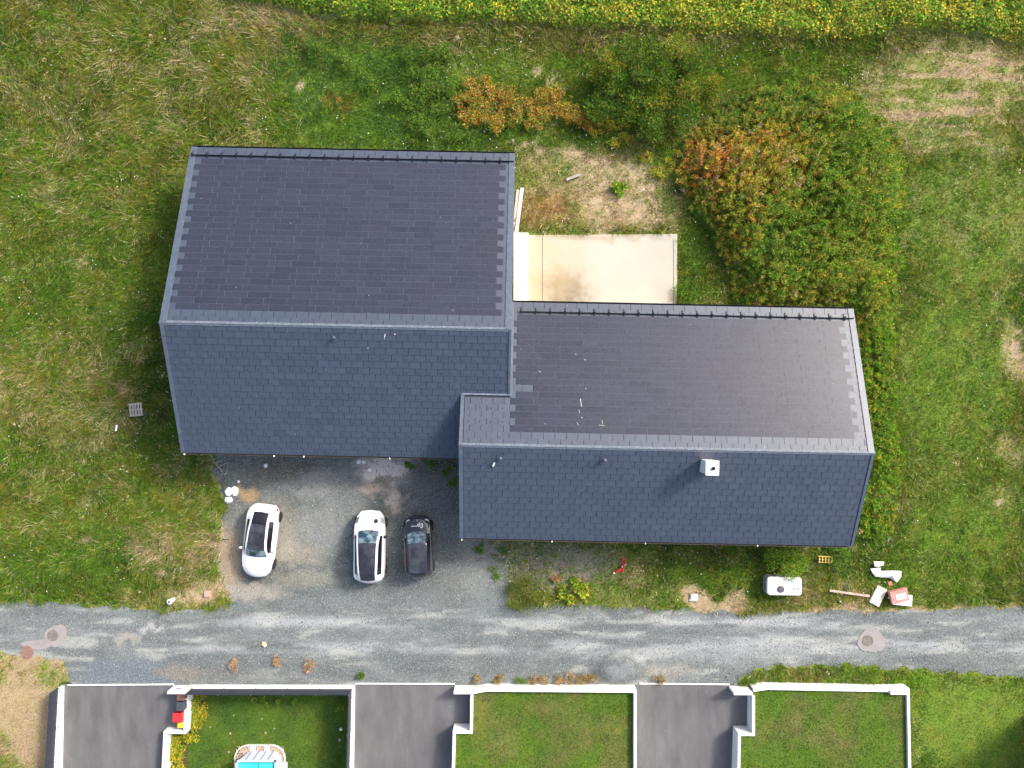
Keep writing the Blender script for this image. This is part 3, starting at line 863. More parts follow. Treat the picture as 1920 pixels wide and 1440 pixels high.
for (x, y, l, w, ang) in ((1089, 755, .45, .03, 1.45), (1086, 772, .2, .02, 1.2), (1091, 783, .08, .03, .4), (1083, 795, .16, .02, 1.1), (1128, 798, .3, .02, .05), (1129, 792, .2, .018, 1.5), (1012, 698, .08, .03, .8), (1080, 666, .14, .012, .3), (1097, 675, .08, .03, .9), (1098, 729, .04, .04, 0), (1022, 795, .04, .03, 0)):
    a, v = roof_uv(x, y, N2, C2, 0)
    mb.box((0, 0, 0), (l, w, .006), N2.mat(a, v, .066) @ Matrix.Rotation(-ang, 4, 'Z'))
mb.build('bird_dropping', basic('dropping', (.6, .58, .55), .9, .3, 20), dn)

# loose boards leaning by the gable of the main house
for i, (x0, y0, x1, y1, w, z) in enumerate(((979, 352, 968, 440, .20, .16), (972, 356, 964, 438, .22, .08))):
    p, q = P3(x0, y0, z), P3(x1, y1, z)
    d = q - p
    o = MB().box((0, 0, 0), (w, d.length, .05)).build('board', M['palewood'], None, bevel=.006, mw=Matrix.Translation((p + q) / 2) @ Matrix.Rotation(math.atan2(d.y, d.x) - math.pi / 2, 4, 'Z'))
    tag(o, ('pale wooden board lying along the house gable, on top of its pair', 'pale wooden board under another one beside the house gable')[i], 'board', None)

# ================================================================== GARDEN WALLS, DRIVEWAYS, LAWNS
def wallpoly(mb, pts, th, z0, z1):
    """pts world (x,y) polyline; builds a mitred wall"""
    n = len(pts); L = []; R = []
    for i, p in enumerate(pts):
        p = Vector(p)
        d1 = (Vector(pts[i]) - Vector(pts[i - 1])).normalized() if i else (Vector(pts[1]) - p).normalized()
        d2 = (Vector(pts[i + 1]) - p).normalized() if i < n - 1 else d1
        t = (d1 + d2).normalized(); nn = Vector((-t.y, t.x))
        k = th / 2 / max(.3, nn.dot(Vector((-d1.y, d1.x))))
        L.append(p + nn * k); R.append(p - nn * k)
    vs = []; 
    for i in range(n):
        vs += [(L[i].x, L[i].y, z0), (R[i].x, R[i].y, z0), (R[i].x, R[i].y, z1), (L[i].x, L[i].y, z1)]
    fs = []
    for i in range(n - 1):
        a, b = i * 4, i * 4 + 4
        for k in range(4): fs.append((a + k, a + (k + 1) % 4, b + (k + 1) % 4, b + k))
    fs += [(3, 2, 1, 0), tuple((n - 1) * 4 + k for k in range(4))]
    mb.add(vs, fs)
def pw(pts, z): return [P(x, y, z) for x, y in pts]
def garden_wall(label, pts, ztop, zbot=-1.1, th=.16):
    t = thing('garden_wall', label, 'wall', (*P(*pts[0], ztop), 0), 0, None)
    off = t.location
    mb = MB(); wallpoly(mb, [(x - off.x, y - off.y) for x, y in pw(pts, ztop)], th, zbot, ztop)
    mb.build('wall_body', M['white'], t, bevel=.008)
    return t
def pillar(t, x0, x1, y, ztop, th=.15, name='gate_pillar'):
    off = t.location
    p, q = P3(x0, y, ztop), P3(x1, y, ztop)
    return MB().box(((p.x + q.x) / 2 - off.x, p.y - off.y, ztop / 2 - .2), (q.x - p.x, th, ztop + .4)).build(name, M['white'], t, bevel=.01)
# left boundary wall
w1 = garden_wall('white garden wall with dark fence at the far end of the row of drives', [(111.5, 1289.5), (103, 1440), (95, 1580)], .33)
mb = MB()
for i in range(9):
    x, y = P(117.5 - .062 * i * 22, 1296 + i * 22, .1)
    x0, y0 = P(111.5 - .0565 * (6.5 + i * 22), 1296 + i * 22, .33)
    MB().lathe([(.03, 0), (.035, .01), (.03, .022), (.005, .026)], 10, (x0 + .03 - w1.location.x, y0 - w1.location.y, .33)).build('fixing_cap', M['black'], w1)
# garden with the pool (sunken lawn)
w2 = garden_wall('white wall with dark fence round the lawn with the pool', [(352, 1290.2), (661, 1290.5), (657, 1440), (653.5, 1580)], .33)
w2b = garden_wall('stepped white wall between the bins and the yellow shrubs', [(349, 1296), (346.3, 1373.5), (309, 1373.5), (305.5, 1440), (302, 1580)], .36)
pl = pillar(w2b, 313, 349, 1299, .9, name='gate_pillar')
off = w2b.location
q = P3(335, 1292.5, .5)
MB().box((q.x - off.x, P(330, 1299, .9)[1] + .078 - off.y, .52), (.32, .012, .07)).build('letter_slot', M['black'], pl)
w3 = garden_wall('white walled corner and front wall of the raised lawn in the middle', [(886, 1299), (912, 1294.2), (1191, 1296.5), (1191, 1440), (1191, 1580)], .78)
pillar(w3, 850.5, 888, 1299.3, .92)
w3b = garden_wall('stepped white wall between the middle drive and the raised lawn', [(884.5, 1303.5), (883.5, 1373.2), (851.5, 1373.2), (849.8, 1440), (848, 1580)], .8)
w4 = garden_wall('white front wall of the raised lawn nearest the bare verge, cracked end', [(1413, 1294.5), (1440, 1291), (1664, 1295), (1703, 1293.5), (1706, 1440), (1708, 1580)], .76)
pillar(w4, 1376, 1412, 1301, .95)
off = w4.location
q0, q1 = P3(1670, 1298.5, .86), P3(1700, 1298.5, .86)
MB().box(((q0.x + q1.x) / 2 - off.x, q0.y - off.y, .4), (q1.x - q0.x, .26, .92)).build('gate_pillar', M['white'], w4, bevel=.01)
MB().box((q0.x + .3 - off.x, q0.y + .05 - off.y, .865), (.1, .03, .012)).build('letter_slot', M['black'], w4)
w4b = garden_wall('stepped white wall along the drive beside the cracked front wall', [(1413, 1305.5), (1413, 1377.5), (1386.5, 1377.5), (1385.5, 1440), (1385, 1580)], .8)

def fence(label, pts, zb, h, n_posts):
    P0 = pw(pts, zb)
    t = thing('privacy_fence', label, 'fence', (*P0[0], zb), 0)
    off = Vector((*P0[0], zb))
    seg = [(Vector(P0[i]), Vector(P0[i + 1])) for i in range(len(P0) - 1)]
    for a, b in seg:
        d = b - a; Ls = d.length; u = d / Ls; nn = Vector((-u.y, u.x))
        k = max(1, round(Ls / 1.95)); wd = Ls / k
        for i in range(k):
            mb = MB(); c0 = a + u * (wd * i)
            nb = 13; bw = (wd - .06) / nb
            for j in range(nb):
                c = c0 + u * (.03 + bw * (j + .5)) - off.to_2d()
                mb.box((c.x, c.y, h / 2 + .012), (bw - .012, .026 if j % 2 else .034, h - .03), Matrix.Rotation(math.atan2(u.y, u.x), 4, 'Z'))
            mb.box((c0 + u * wd / 2 - off.to_2d()).to_3d() + Vector((0, 0, h / 2 + .01)), (wd - .04, .012, h - .05), Matrix.Rotation(math.atan2(u.y, u.x), 4, 'Z'))
            mb.build('panel', M['fence'], t)
        for i in range(k + 1):
            c = a + u * (wd * i) - off.to_2d()
            if i == k and b is not seg[-1][1]: continue
            po = MB().box((c.x, c.y, h / 2), (.06, .06, h + .02), Matrix.Rotation(math.atan2(u.y, u.x), 4, 'Z')).build('post', M['fence'], t)
            MB().box((c.x, c.y, h + .02), (.065, .065, .025)).build('post_cap', M['flash'], po)
    return t
fence('dark slatted fence on top of the wall beside the dry grass', [(109.5, 1290.5), (101, 1440), (93, 1580)], .33, .80, 8)
fence('dark slatted fence along the front and side of the pool garden', [(360, 1291.4), (659.3, 1291.9), (655.3, 1440), (652, 1580)], .33, .82, 10)

masp, t, b = nodes_of('asphalt_drive')
pos = N(t, 'ShaderNodeNewGeometry').outputs['Position']
mp_ = N(t, 'ShaderNodeMapping'); mp_.inputs['Scale'].default_value = (1.6, .45, 1); t.links.new(pos, mp_.inputs['Vector'])
c = mixc(t, maprange(t, noise_out(t, mp_.outputs[0], .8, 5, .6), .32, .68, 0, 1), (.092, .091, .092), (.158, .156, .157))
c = mixc(t, maprange(t, noise_out(t, pos, .6, 4), .45, .7, 0, .5), c, (.135, .128, .125))
fn = noise_out(t, pos, 30, 4, .7)
c = mixc(t, maprange(t, fn, .4, .75, 0, .25), c, (.2, .19, .19))
sp_ = noise_out(t, pos, 2.6, 3, .6)
c = mixc(t, maprange(t, sp_, .72, .76, 0, .5), c, (.4, .39, .38))
t.links.new(c, b.inputs['Base Color']); b.inputs['Roughness'].default_value = .85
bumped(t, b, fn, .25, .01)
def drive(pts, label=None):
    nrow = 60; vs = []; fs = []
    (xl0, xr, y0), (xl1, xs_, y1), ystep = pts
    for i in range(nrow):
        t = i / (nrow - 1); z = .012 - .30 * min(1.2, (t * 1.9))
        y = y0 + (y1 - y0) * t
        xr0, xr1 = (xr, xr) if y < ystep else (xs_, xs_)
        for k in range(5):
            x = (xl0 + (xl1 - xl0) * t) * (1 - k / 4) + (xr0 + (xr1 - xr0) * t) * k / 4
            X, Y = P(x, y, z); vs.append((X, Y, z))
    for i in range(nrow - 1):
        for k in range(4):
            fs.append((i * 5 + k, (i + 1) * 5 + k, (i + 1) * 5 + k + 1, i * 5 + k + 1))
    o = MB().add(vs, fs).build('driveway', masp); struct(o)
    return o
drives = [drive(((112, 350, 1282.5), (94, 308, 1580), 1371)), drive(((662, 885, 1281.5), (654, 850, 1580), 1371)), drive(((1191, 1414, 1282.5), (1190, 1387, 1580), 1375))]
for d, (x0, y0, x1, y1) in zip(drives, ((127, 1284.2, 326, 1283), (667, 1281.5, 853, 1282), (1199, 1281.5, 1368, 1283))):
    p, q = P3(x0, y0, .02), P3(x1, y1, .02); dd = q - p
    MB().box((p + q) / 2, (dd.length, .075, .09), Matrix.Rotation(math.atan2(dd.y, dd.x), 4, 'Z')).build('edging_kerb', M['white'], d, bevel=.008)

LW = {'pool': ([(352, 1297), (658, 1297), (651, 1600), (304, 1600), (309, 1376), (345, 1374)], -.78, wv(G=2.6, D=4.6, O=.5, L=1.6), wv(G=4, O=1, D=2.6)),
      'mid': ([(888, 1297), (1189, 1298), (1189, 1600), (851, 1600), (852, 1377), (886, 1375)], .48, wv(G=3, O=1.8, D=3, N=1.3, T=.5), wv(G=4, O=1, D=2.6, B=1)),
      'right': ([(1416, 1296), (1702, 1297), (1706, 1600), (1388, 1600), (1388, 1380), (1415, 1380)], .58, wv(G=3, O=1.6, D=2.8, N=1, T=.4), wv(B=1.2, G=4, O=.8, D=2.2))}
lawn_blades = []
for key, (poly, z, wa, wb) in LW.items():
    w = pw(poly, z)
    xmin, xmax = min(p[0] for p in w), max(p[0] for p in w); ymin, ymax = min(p[1] for p in w), max(p[1] for p in w)
    lx = np.linspace(xmin, xmax, 70); ly = np.linspace(ymin, ymax, 70)
    LX, LY = np.meshgrid(lx, ly)
    m = inpoly(LX.ravel(), LY.ravel(), w)
    qx, qy = LX.ravel() * 30, LY.ravel() * 30
    k = sstep(.38, .62, fbm(qx, qy, 1 / 45, 61, 3))[:, None]
    Wl = clump(wa * (1 - k) + wb * k, qx, qy, 1.6)
    lc = Wl @ CARR * .75
    ii = np.arange(LX.size).reshape(LX.shape)
    fm = np.ones((69, 69), bool)
    cxm = (LX[:-1, :-1] + LX[1:, 1:]) / 2; cym = (LY[:-1, :-1] + LY[1:, 1:]) / 2
    fm = inpoly(cxm.ravel(), cym.ravel(), w)
    q = np.stack([ii[:-1, :-1], ii[:-1, 1:], ii[1:, 1:], ii[1:, :-1]], -1).reshape(-1, 4)[fm]
    u, inv = np.unique(q, return_inverse=True)
    struct(link('lawn', np_mesh('lawn', np.stack([LX.ravel()[u], LY.ravel()[u], np.full(len(u), z)], 1), inv.reshape(q.shape), lc[u], M['lawn'])))
    nb = int((xmax - xmin) * 7.5 * 420)
    bx = rng.uniform(xmin, xmax, nb); by = rng.uniform(ymax - 7.5, ymax, nb)
    g = inpoly(bx, by, w); bx, by = bx[g], by[g]
    k = sstep(.38, .62, fbm(bx * 30, by * 30, 1 / 45, 61, 3))[:, None]
    Wb = clump(wa * (1 - k) + wb * k, bx * 30, by * 30, 2.2)
    lawn_blades.append((bx, by, np.full(len(bx), z), Wb, np.full(len(bx), .07)))
# soil strip under the yellow hedge
for poly in ([(352, 1300), (386, 1300), (383, 1345), (372, 1380), (352, 1380)], [(310, 1377), (352, 1377), (350, 1500), (306, 1500)]):
    MB().prism([Vector(p) for p in pw(poly[::-1], -.77)], -.80, -.765).build('flower_bed', basic('bed_soil', (.10, .065, .045), .95, .3, 10), None)
    struct(bpy.context.scene.objects[-1] if False else [o for o in COL.objects if o.name.startswith('flower_bed')][-1])

# ================================================================== VEGETATION
def pick(W):
    cs = np.cumsum(W, 1); r = rng.random(len(W))[:, None]
    return np.minimum((r > cs).sum(1), len(KEYS) - 1)
def blades(x, y, z0, W, Hh, width=.02, lean=.55, name='grass'):
    n = len(x)
    k = pick(W)
    col = CARR[k] * rng.uniform(.62, 1.35, (n, 1)) * rng.uniform(.92, 1.08, (n, 3))
    h = Hh * rng.uniform(.45, 1.25, n)
    dirn = fbm(x, y, .35, 12, 2) * 9 + rng.normal(0, 1.15, n)
    le = h * np.abs(rng.normal(lean, .3, n))
    tip = np.stack([x + le * np.cos(dirn), y + le * np.sin(dirn), z0 + h * np.clip(1 - .35 * lean, .3, 1)], 1)
    wa = rng.uniform(0, 6.28, n); wd = width * rng.uniform(.6, 1.5, n) * (.5 + Hh * 1.2)
    a = np.stack([x + wd * np.cos(wa), y + wd * np.sin(wa), z0 - .01 + 0 * x], 1); b = np.stack([x - wd * np.cos(wa), y - wd * np.sin(wa), z0 - .01 + 0 * x], 1)
    V = np.stack([a, b, tip], 1).reshape(-1, 3)
    C = np.repeat(col, 3, 0)
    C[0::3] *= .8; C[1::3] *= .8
    return V, C
def leafquads(c, d, nrm, L, Wd, fold=.15):
    """c centre base (n,3), d direction (n,3) unit, nrm (n,3), L, Wd arrays -> V (4n,3)"""
    s = np.cross(d, nrm); s /= np.linalg.norm(s, axis=1, keepdims=True) + 1e-9
    mid = c + d * (L * .45)[:, None]
    V = np.stack([c, mid + s * (Wd * .5)[:, None] + nrm * (fold * Wd)[:, None], c + d * L[:, None] - nrm * (fold * L * .5)[:, None], mid - s * (Wd * .5)[:, None] + nrm * (fold * Wd)[:, None]], 1)
    return V.reshape(-1, 3)
def rand_leaf_dirs(n, up=.35, upn=1.1):
    t = rng.uniform(0, 6.28, n); e = rng.normal(up, .35, n)
    d = np.stack([np.cos(t) * np.cos(e), np.sin(t) * np.cos(e), np.sin(e)], 1)
    nn = np.stack([rng.normal(0, .45, n), rng.normal(0, .45, n), np.full(n, upn)], 1)
    nn -= d * (nn * d).sum(1, keepdims=True); nn /= np.linalg.norm(nn, axis=1, keepdims=True)
    return d, nn
def quads(n): return np.arange(n * 4).reshape(-1, 4)

# ---- grass
NC = 1900000
px = rng.uniform(-110, 2030, NC); py = rng.uniform(-90, 1530, NC)
ok = ~crop_mask(px, py - 4)
r1, f1 = gravel_mask(px + rng.normal(0, 4.5, NC), py + rng.normal(0, 3.5, NC) * (py < 1275))
gmask = r1 | f1
ok &= ~gmask
ok &= ~inpoly(px, py, TERR)
for h in HOUSE: ok &= ~inpoly(px, py, h)
ok &= ~inpoly(px, py, [(108, 1286), (1706, 1286), (1712, 1800), (80, 1800)])
thick = inpoly(px + 20 * (fbm(px, py, 1 / 25, 14) - .5), py + 20 * (fbm(px, py, 1 / 25, 15) - .5), THICK)
ok &= ~(thick & (rng.random(NC) < .75))
px, py = px[ok], py[ok]
W, Hh = field(px, py)
dens = 1.0 - np.clip((W[:, KEYS.index('S')] + W[:, KEYS.index('T')] - .35) * 1.2, 0, .5)
dens *= .55 + .6 * fbm(px, py, 1 / 14, 18)
bare = np.zeros(len(px))
for cx, cy, rx, ry in BARE:
    bare = np.maximum(bare, sstep(.36, .50, fbm(px, py, 1 / 11, 31, 2)) * blob(px + 22 * (fbm(px, py, 1 / 9, 16) - .5), py + 18 * (fbm(px, py, 1 / 9, 19) - .5), cx, cy, rx, ry, .5))
sparse = np.zeros(len(px))
for cx, cy, rx, ry, k_ in ((1030, 1062, 110, 50, .72), (960, 1060, 60, 60, .75), (1130, 1045, 60, 30, .45), (420, 880, 30, 50, .5), (1110, 1090, 40, 20, .4)):
    sparse = np.maximum(sparse, k_ * blob(px + 26 * (fbm(px, py, 1 / 12, 26) - .5), py + 22 * (fbm(px, py, 1 / 12, 28) - .5), cx, cy, rx, ry, .6))
dens *= (1 - .74 * bare) * (1 - sparse)
keep = rng.random(len(px)) < dens
px, py, W, Hh = px[keep], py[keep], W[keep], Hh[keep]
W = clump(W, px, py, 3.4)
Hh = Hh * (.68 + .62 * fbm(px, py, 1 / 16, 58, 2))
x, y = P(px, py, 0)
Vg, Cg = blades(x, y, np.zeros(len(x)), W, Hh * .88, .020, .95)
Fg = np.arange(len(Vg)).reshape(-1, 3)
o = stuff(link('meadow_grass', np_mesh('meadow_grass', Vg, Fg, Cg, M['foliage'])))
tag(o, 'rough green and straw coloured meadow grass around the houses', 'grass')
for (bx, by, bz, Wb, hb) in lawn_blades:
    V, C = blades(bx, by, bz, Wb, hb, .03, .8)
    o = stuff(link('lawn_grass', np_mesh('lawn_grass', V, np.arange(len(V)).reshape(-1, 3), C, M['foliage'])))
for o, lb in zip([o for o in COL.objects if o.name.startswith('lawn_grass')], ('short dark green grass of the sunken lawn around the pool', 'short olive grass of the raised lawn between two drives', 'short grass of the raised lawn beside the cracked wall')):
    tag(o, lb, 'lawn')

# ---- broad-leaved weeds in the grass
nw = 7600
wx = rng.uniform(-60, 1990, nw); wy = rng.uniform(30, 1290, nw)
g1, g2 = gravel_mask(wx, wy)
ok = ~(g1 | g2) & ~inpoly(wx, wy, TERR) & ~inpoly(wx, wy, [(108, 1286), (1706, 1286), (1712, 1800), (80, 1800)]) & ~crop_mask(wx, wy - 6) & ~inpoly(wx, wy, THICK)
for h in HOUSE: ok &= ~inpoly(wx, wy, h)
ok &= rng.random(nw) < .25 + 1.1 * sstep(.45, .65, fbm(wx, wy, 1 / 60, 91))
wx, wy = wx[ok], wy[ok]
Wf, Hf = field(wx, wy)
Wf = Wf.copy()
for kk in 'STN': Wf[:, KEYS.index(kk)] *= .15
Wf /= Wf.sum(1, keepdims=True)
X, Y = P(wx, wy, 0)
per = 16
n = len(X) * per
kcl = np.repeat(pick(Wf), per)
rad = np.repeat(rng.uniform(.08, .30, len(X)), per)
th = rng.uniform(0, 6.28, n); rr = rad * np.sqrt(rng.random(n))
c = np.stack([np.repeat(X, per) + rr * np.cos(th), np.repeat(Y, per) + rr * np.sin(th), np.repeat(Hf * rng.uniform(.35, .95, len(X)), per) * rng.uniform(.5, 1.1, n) + .03], 1)
d, nn = rand_leaf_dirs(n, .2)
L = rng.uniform(.05, .12, n)
V = leafquads(c, d, nn, L, L * rng.uniform(.4, .7, n))
col = np.repeat(CARR[kcl] * rng.uniform(.7, 1.3, (n, 1)), 4, 0)
o = stuff(link('meadow_weeds', np_mesh('meadow_weeds', V, quads(n), col, M['leaf'])))
tag(o, 'broad-leaved green weeds growing through the meadow grass', 'weeds')
# white flower heads
nf = 1500
fx = rng.uniform(0, 1920, nf * 3); fy = rng.uniform(40, 1130, nf * 3)
g1, g2 = gravel_mask(fx, fy)
ok = ~(g1 | g2) & (fbm(fx, fy, 1 / 80, 99) > .52) & ((fx < 1700) | (rng.random(nf * 3) < .2)) & ~inpoly(fx, fy, TERR)
for h in HOUSE: ok &= ~inpoly(fx, fy, h)
fx, fy = fx[ok][:nf], fy[ok][:nf]
X, Y = P(fx, fy, .4); n = len(X)
d, nn = rand_leaf_dirs(n, 0, 2.0)
c = np.stack([X, Y, rng.uniform(.2, .5, n)], 1)
L = rng.uniform(.035, .08, n)
o = stuff(link('wild_flowers', np_mesh('wild_flowers', leafquads(c, d, nn, L, L), quads(n), np.full((n * 4, 3), .85), M['leaf'])))
tag(o, 'tiny white wild flowers dotted through the meadow', 'flowers')

# ---- crop field
nc = 150000
cx = rng.uniform(-140, 2060, nc); cy = rng.uniform(-130, 110, nc)
ok = crop_mask(cx, cy); cx, cy = cx[ok], cy[ok]; n = len(cx)
X, Y = P(cx, cy, 0)
edge = np.clip((np.interp(cx, CROP[:, 0], CROP[:, 1]) - cy) / 12, 0, 1)
t = sstep(700, 1500, cx)
Wc = np.outer(1 - t, wv(G=4, B=3, D=2, Y=.5, O=.6)) + np.outer(t, wv(Y=2.6, O=2.8, B=2.6, G=2.2, D=.6))
yel = sstep(.5, .66, fbm(cx, cy * 1.3, 1 / 38, 27, 3))[:, None]
Wc = Wc * (1 - yel * .5) + wv(Y=3, O=2, B=2) * yel * .5 * (0.35 + .65 * t)[:, None]
Wc /= Wc.sum(1, keepdims=True)
kc = pick(clump(Wc, cx, cy, 2.6))
hz = (.30 + .35 * edge) * (0.45 + 1.1 * fbm(X, Y, 1.3, 29, 3))
c = np.stack([X, Y, hz * (1 - .6 * rng.random(n) ** 2.2)], 1)
d, nn = rand_leaf_dirs(n, .1, 1.1)
L = rng.uniform(.09, .19, n)
col = CARR[kc] * rng.uniform(.75, 1.55, (n, 1))
o = stuff(link('crop_field', np_mesh('crop_field', leafquads(c, d, nn, L, L * .75), quads(n), np.repeat(col, 4, 0), M['leaf'])))
tag(o, 'dense leafy crop turning yellow along the edge of the field', 'crop')

# ---- thicket of tall weeds
def stems_to_leaves(X, Y, H, per, kcl_w, leafL=(.07, .15), asp=.32, spread=.28, top=.55, up=.25):
    ns_ = len(X); n = ns_ * per
    lx = rng.normal(0, .16, ns_); ly = rng.normal(0, .16, ns_)
    f = 1 - top * rng.random(n) ** 1.3
    Hs = np.repeat(H, per) * f
    rad = np.repeat(rng.uniform(.6, 1.3, ns_), per) * spread * (1.15 - f * .75)
    th = rng.uniform(0, 6.28, n)
    c = np.stack([np.repeat(X, per) + np.repeat(lx, per) * Hs + rad * np.cos(th) * rng.random(n) ** .6, np.repeat(Y, per) + np.repeat(ly, per) * Hs + rad * np.sin(th) * rng.random(n) ** .6, Hs], 1)
    d, nn = rand_leaf_dirs(n, up, 1.5)
    d[:, 0] = d[:, 0] * .6 + np.cos(th) * .5; d[:, 1] = d[:, 1] * .6 + np.sin(th) * .5
    d /= np.linalg.norm(d, axis=1, keepdims=True)
    nn -= d * (nn * d).sum(1, keepdims=True); nn /= np.linalg.norm(nn, axis=1, keepdims=True)
    L = rng.uniform(*leafL, n)
    V = leafquads(c, d, nn, L, L * asp * rng.uniform(.8, 1.3, n), .1)
    k = pick(np.repeat(kcl_w, per, 0))
    base = np.repeat(pick(kcl_w), per)
    k = np.where(rng.random(n) < .62, base, k)
    return V, CARR[k] * rng.uniform(.75, 1.5, (n, 1))
ntk = 6200
tx = rng.uniform(1250, 1715, ntk * 4); ty = rng.uniform(150, 1015, ntk * 4)
ok = inpoly(tx + 22 * (fbm(tx, ty, 1 / 22, 14) - .5), ty + 22 * (fbm(tx, ty, 1 / 22, 15) - .5), THICK)
ok &= rng.random(ntk * 4) < .35 + sstep(.36, .56, fbm(tx, ty, 1 / 16, 33))
tx, ty = tx[ok][:ntk], ty[ok][:ntk]
X, Y = P(tx, ty, 0)
Wt = np.tile(wv(G=2.8, O=4.4, B=2.4, D=.2, L=.5, Y=.8, T=.25), (len(tx), 1))
qx = tx + 60 * (fbm(tx, ty, 1 / 40, 36) - .5); qy = ty + 50 * (fbm(tx, ty, 1 / 40, 37) - .5)
for cx_, cy_, rx_, ry_, w_, s_ in ((1385, 322, 125, 78, wv(R=2.4, O=3.0, Y=2.2, G=.8, T=1.2), .92), (1320, 290, 50, 40, wv(R=4, O=2, Y=.6, N=1), .6), (1440, 300, 60, 40, wv(Y=1.4, O=3, R=1, G=2), .6),
                                  (1440, 210, 90, 40, wv(G=3, N=1, O=2.4, L=1), .8), (1600, 260, 60, 70, wv(L=.8, G=3.4, O=2.2, B=1.4), .8), (1660, 380, 40, 100, wv(L=1, G=3, O=2, B=1, Y=.3), .8), (1510, 420, 110, 90, wv(L=.7, G=3, O=3.4, B=1.6, D=.3), .7),
                                  (1420, 480, 80, 60, wv(G=3, B=1, L=1.2, O=2, D=1), .7), (1360, 420, 60, 50, wv(O=3.2, Y=1, G=2.4, R=.3), .7), (1630, 560, 60, 120, wv(O=3.4, Y=.5, B=2, G=2.6), .8), (1645, 800, 50, 230, wv(B=3.4, G=3.4, O=1.6, Y=.3, L=.6), .92), (1500, 560, 120, 30, wv(O=3, G=3, Y=.6, N=.6), .6)):
    m = (blob(qx, qy, cx_, cy_, rx_, ry_) * s_)[:, None]
    Wt = Wt * (1 - m) + w_ * m
Wt = clump(Wt, tx, ty, 2.2)
dpoly = np.full(len(tx), 1e9)
for i in range(len(THICK)):
    (xa, ya), (xb, yb) = THICK[i], THICK[(i + 1) % len(THICK)]
    tpar = np.clip(((tx - xa) * (xb - xa) + (ty - ya) * (yb - ya)) / ((xb - xa) ** 2 + (yb - ya) ** 2), 0, 1)
    dpoly = np.minimum(dpoly, np.hypot(tx - xa - tpar * (xb - xa), ty - ya - tpar * (yb - ya)))
H = rng.uniform(.85, 1.25, len(tx)) * (.45 + 1.2 * sstep(0, 75, dpoly) * (1 - .5 * sstep(540, 640, ty))) * (.65 + .7 * fbm(tx, ty, 1 / 30, 39))
V, C = stems_to_leaves(X, Y, H, 50, Wt, (.08, .17), .28, .165, .55, .5)
o = stuff(link('weed_thicket', np_mesh('weed_thicket', V, quads(len(V) // 4), np.repeat(C, 4, 0), M['leaf'])))
tag(o, 'dense thicket of tall weeds turning rust and olive beyond the terrace', 'thicket')

# ---- individual shrubs and plants
mstem = basic('stem_bark', (.10, .07, .045), .9, .25, 12)
def shrub_mesh(R, H, nl, w, leafL=(.06, .13), asp=.4, seed=1, up=.3, cl=9):
    """leaves in clumps over a lumpy dome; returns numpy mesh"""
    rs = np.random.default_rng(seed)
    cth = rs.uniform(0, 6.28, cl); cr = R * np.sqrt(rs.random(cl)) * .85
    cxy = np.stack([cr * np.cos(cth), cr * np.sin(cth)], 1); ch = H * (1 - .55 * (cr / R) ** 2) * rs.uniform(.65, 1.1, cl)
    i = rs.integers(0, cl, nl)
    g = rs.normal(0, 1, (nl, 3)); g /= np.linalg.norm(g, axis=1, keepdims=True)
    rr = (R * .42) * rs.random(nl) ** .45
    c = np.stack([cxy[i, 0] + g[:, 0] * rr, cxy[i, 1] + g[:, 1] * rr, np.maximum(.04, ch[i] * .72 + g[:, 2] * np.minimum(rr, ch[i] * .4))], 1)
    t = rs.uniform(0, 6.28, nl); e = rs.normal(up, .35, nl)
    d = np.stack([np.cos(t) * np.cos(e), np.sin(t) * np.cos(e), np.sin(e)], 1) + g * .5
    d /= np.linalg.norm(d, axis=1, keepdims=True)
    nn = np.stack([rs.normal(0, .4, nl), rs.normal(0, .4, nl), np.full(nl, 1.4)], 1)
    nn -= d * (nn * d).sum(1, keepdims=True); nn /= np.linalg.norm(nn, axis=1, keepdims=True)
    L = rs.uniform(*leafL, nl)
    V = leafquads(c, d, nn, L, L * asp * rs.uniform(.8, 1.3, nl), .1)
    cw = np.tile(w, (cl, 1)) * np.exp(rs.normal(0, .6, (cl, len(KEYS)))); cw /= cw.sum(1, keepdims=True)
    cs = np.cumsum(cw[i], 1); k = np.minimum((rs.random(nl)[:, None] > cs).sum(1), len(KEYS) - 1)
    C = CARR[k] * rs.uniform(.65, 1.35, (nl, 1))
    return np_mesh('leaves', V, quads(nl), np.repeat(C, 4, 0), M['leaf']), cxy, ch
def shrub(name, label, cat, px, py, R, H, nl, w, group=None, zb=0.0, **kw):
    x, y = P(px, py, zb)
    t = thing(name, label, cat, (x, y, zb), 0, group)
    me, cxy, ch = shrub_mesh(R, H, nl, w, **kw)
    link('leaves', me, t)
    mb = MB()
    for i in range(min(6, len(cxy))):
        a = cxy[i]; mb.tube([(a[0] * .12, a[1] * .12, -.03), (a[0] * .6, a[1] * .6, ch[i] * .4), (a[0], a[1], ch[i] * .75)], .018 + .01 * R, 5, .006)
    mb.build('stem', mstem, t)
    return t
wO = wv(R=2.8, O=2.0, Y=1.1, G=2.2, T=.3); wG = wv(G=3.4, D=1.2, L=2, O=.8, B=.6); wW = wv(G=3, L=2.4, D=1.4, O=1.4, B=.8); wM = wv(G=2.4, O=2, B=1, Y=.4, R=.4)
sd = 100
for (x_, y_, r_) in ((885, 172, .75), (915, 186, .8), (950, 190, .75), (905, 215, .7), (985, 205, .75), (1015, 190, .7), (1020, 215, .75), (1055, 212, .7), (1075, 225, .6), (880, 225, .6), (930, 235, .6), (1095, 232, .55), (870, 195, .6), (965, 225, .55), (1040, 180, .6), (1000, 235, .5), (1120, 228, .5), (905, 160, .5)):
    sd += 1
    shrub('shrub', 'rust-orange leaved shrub on the bank behind the houses', 'shrub', x_, y_, r_, .85, 620, wO, 'rust-orange shrubs on the bank', seed=sd, leafL=(.07, .15), cl=11)
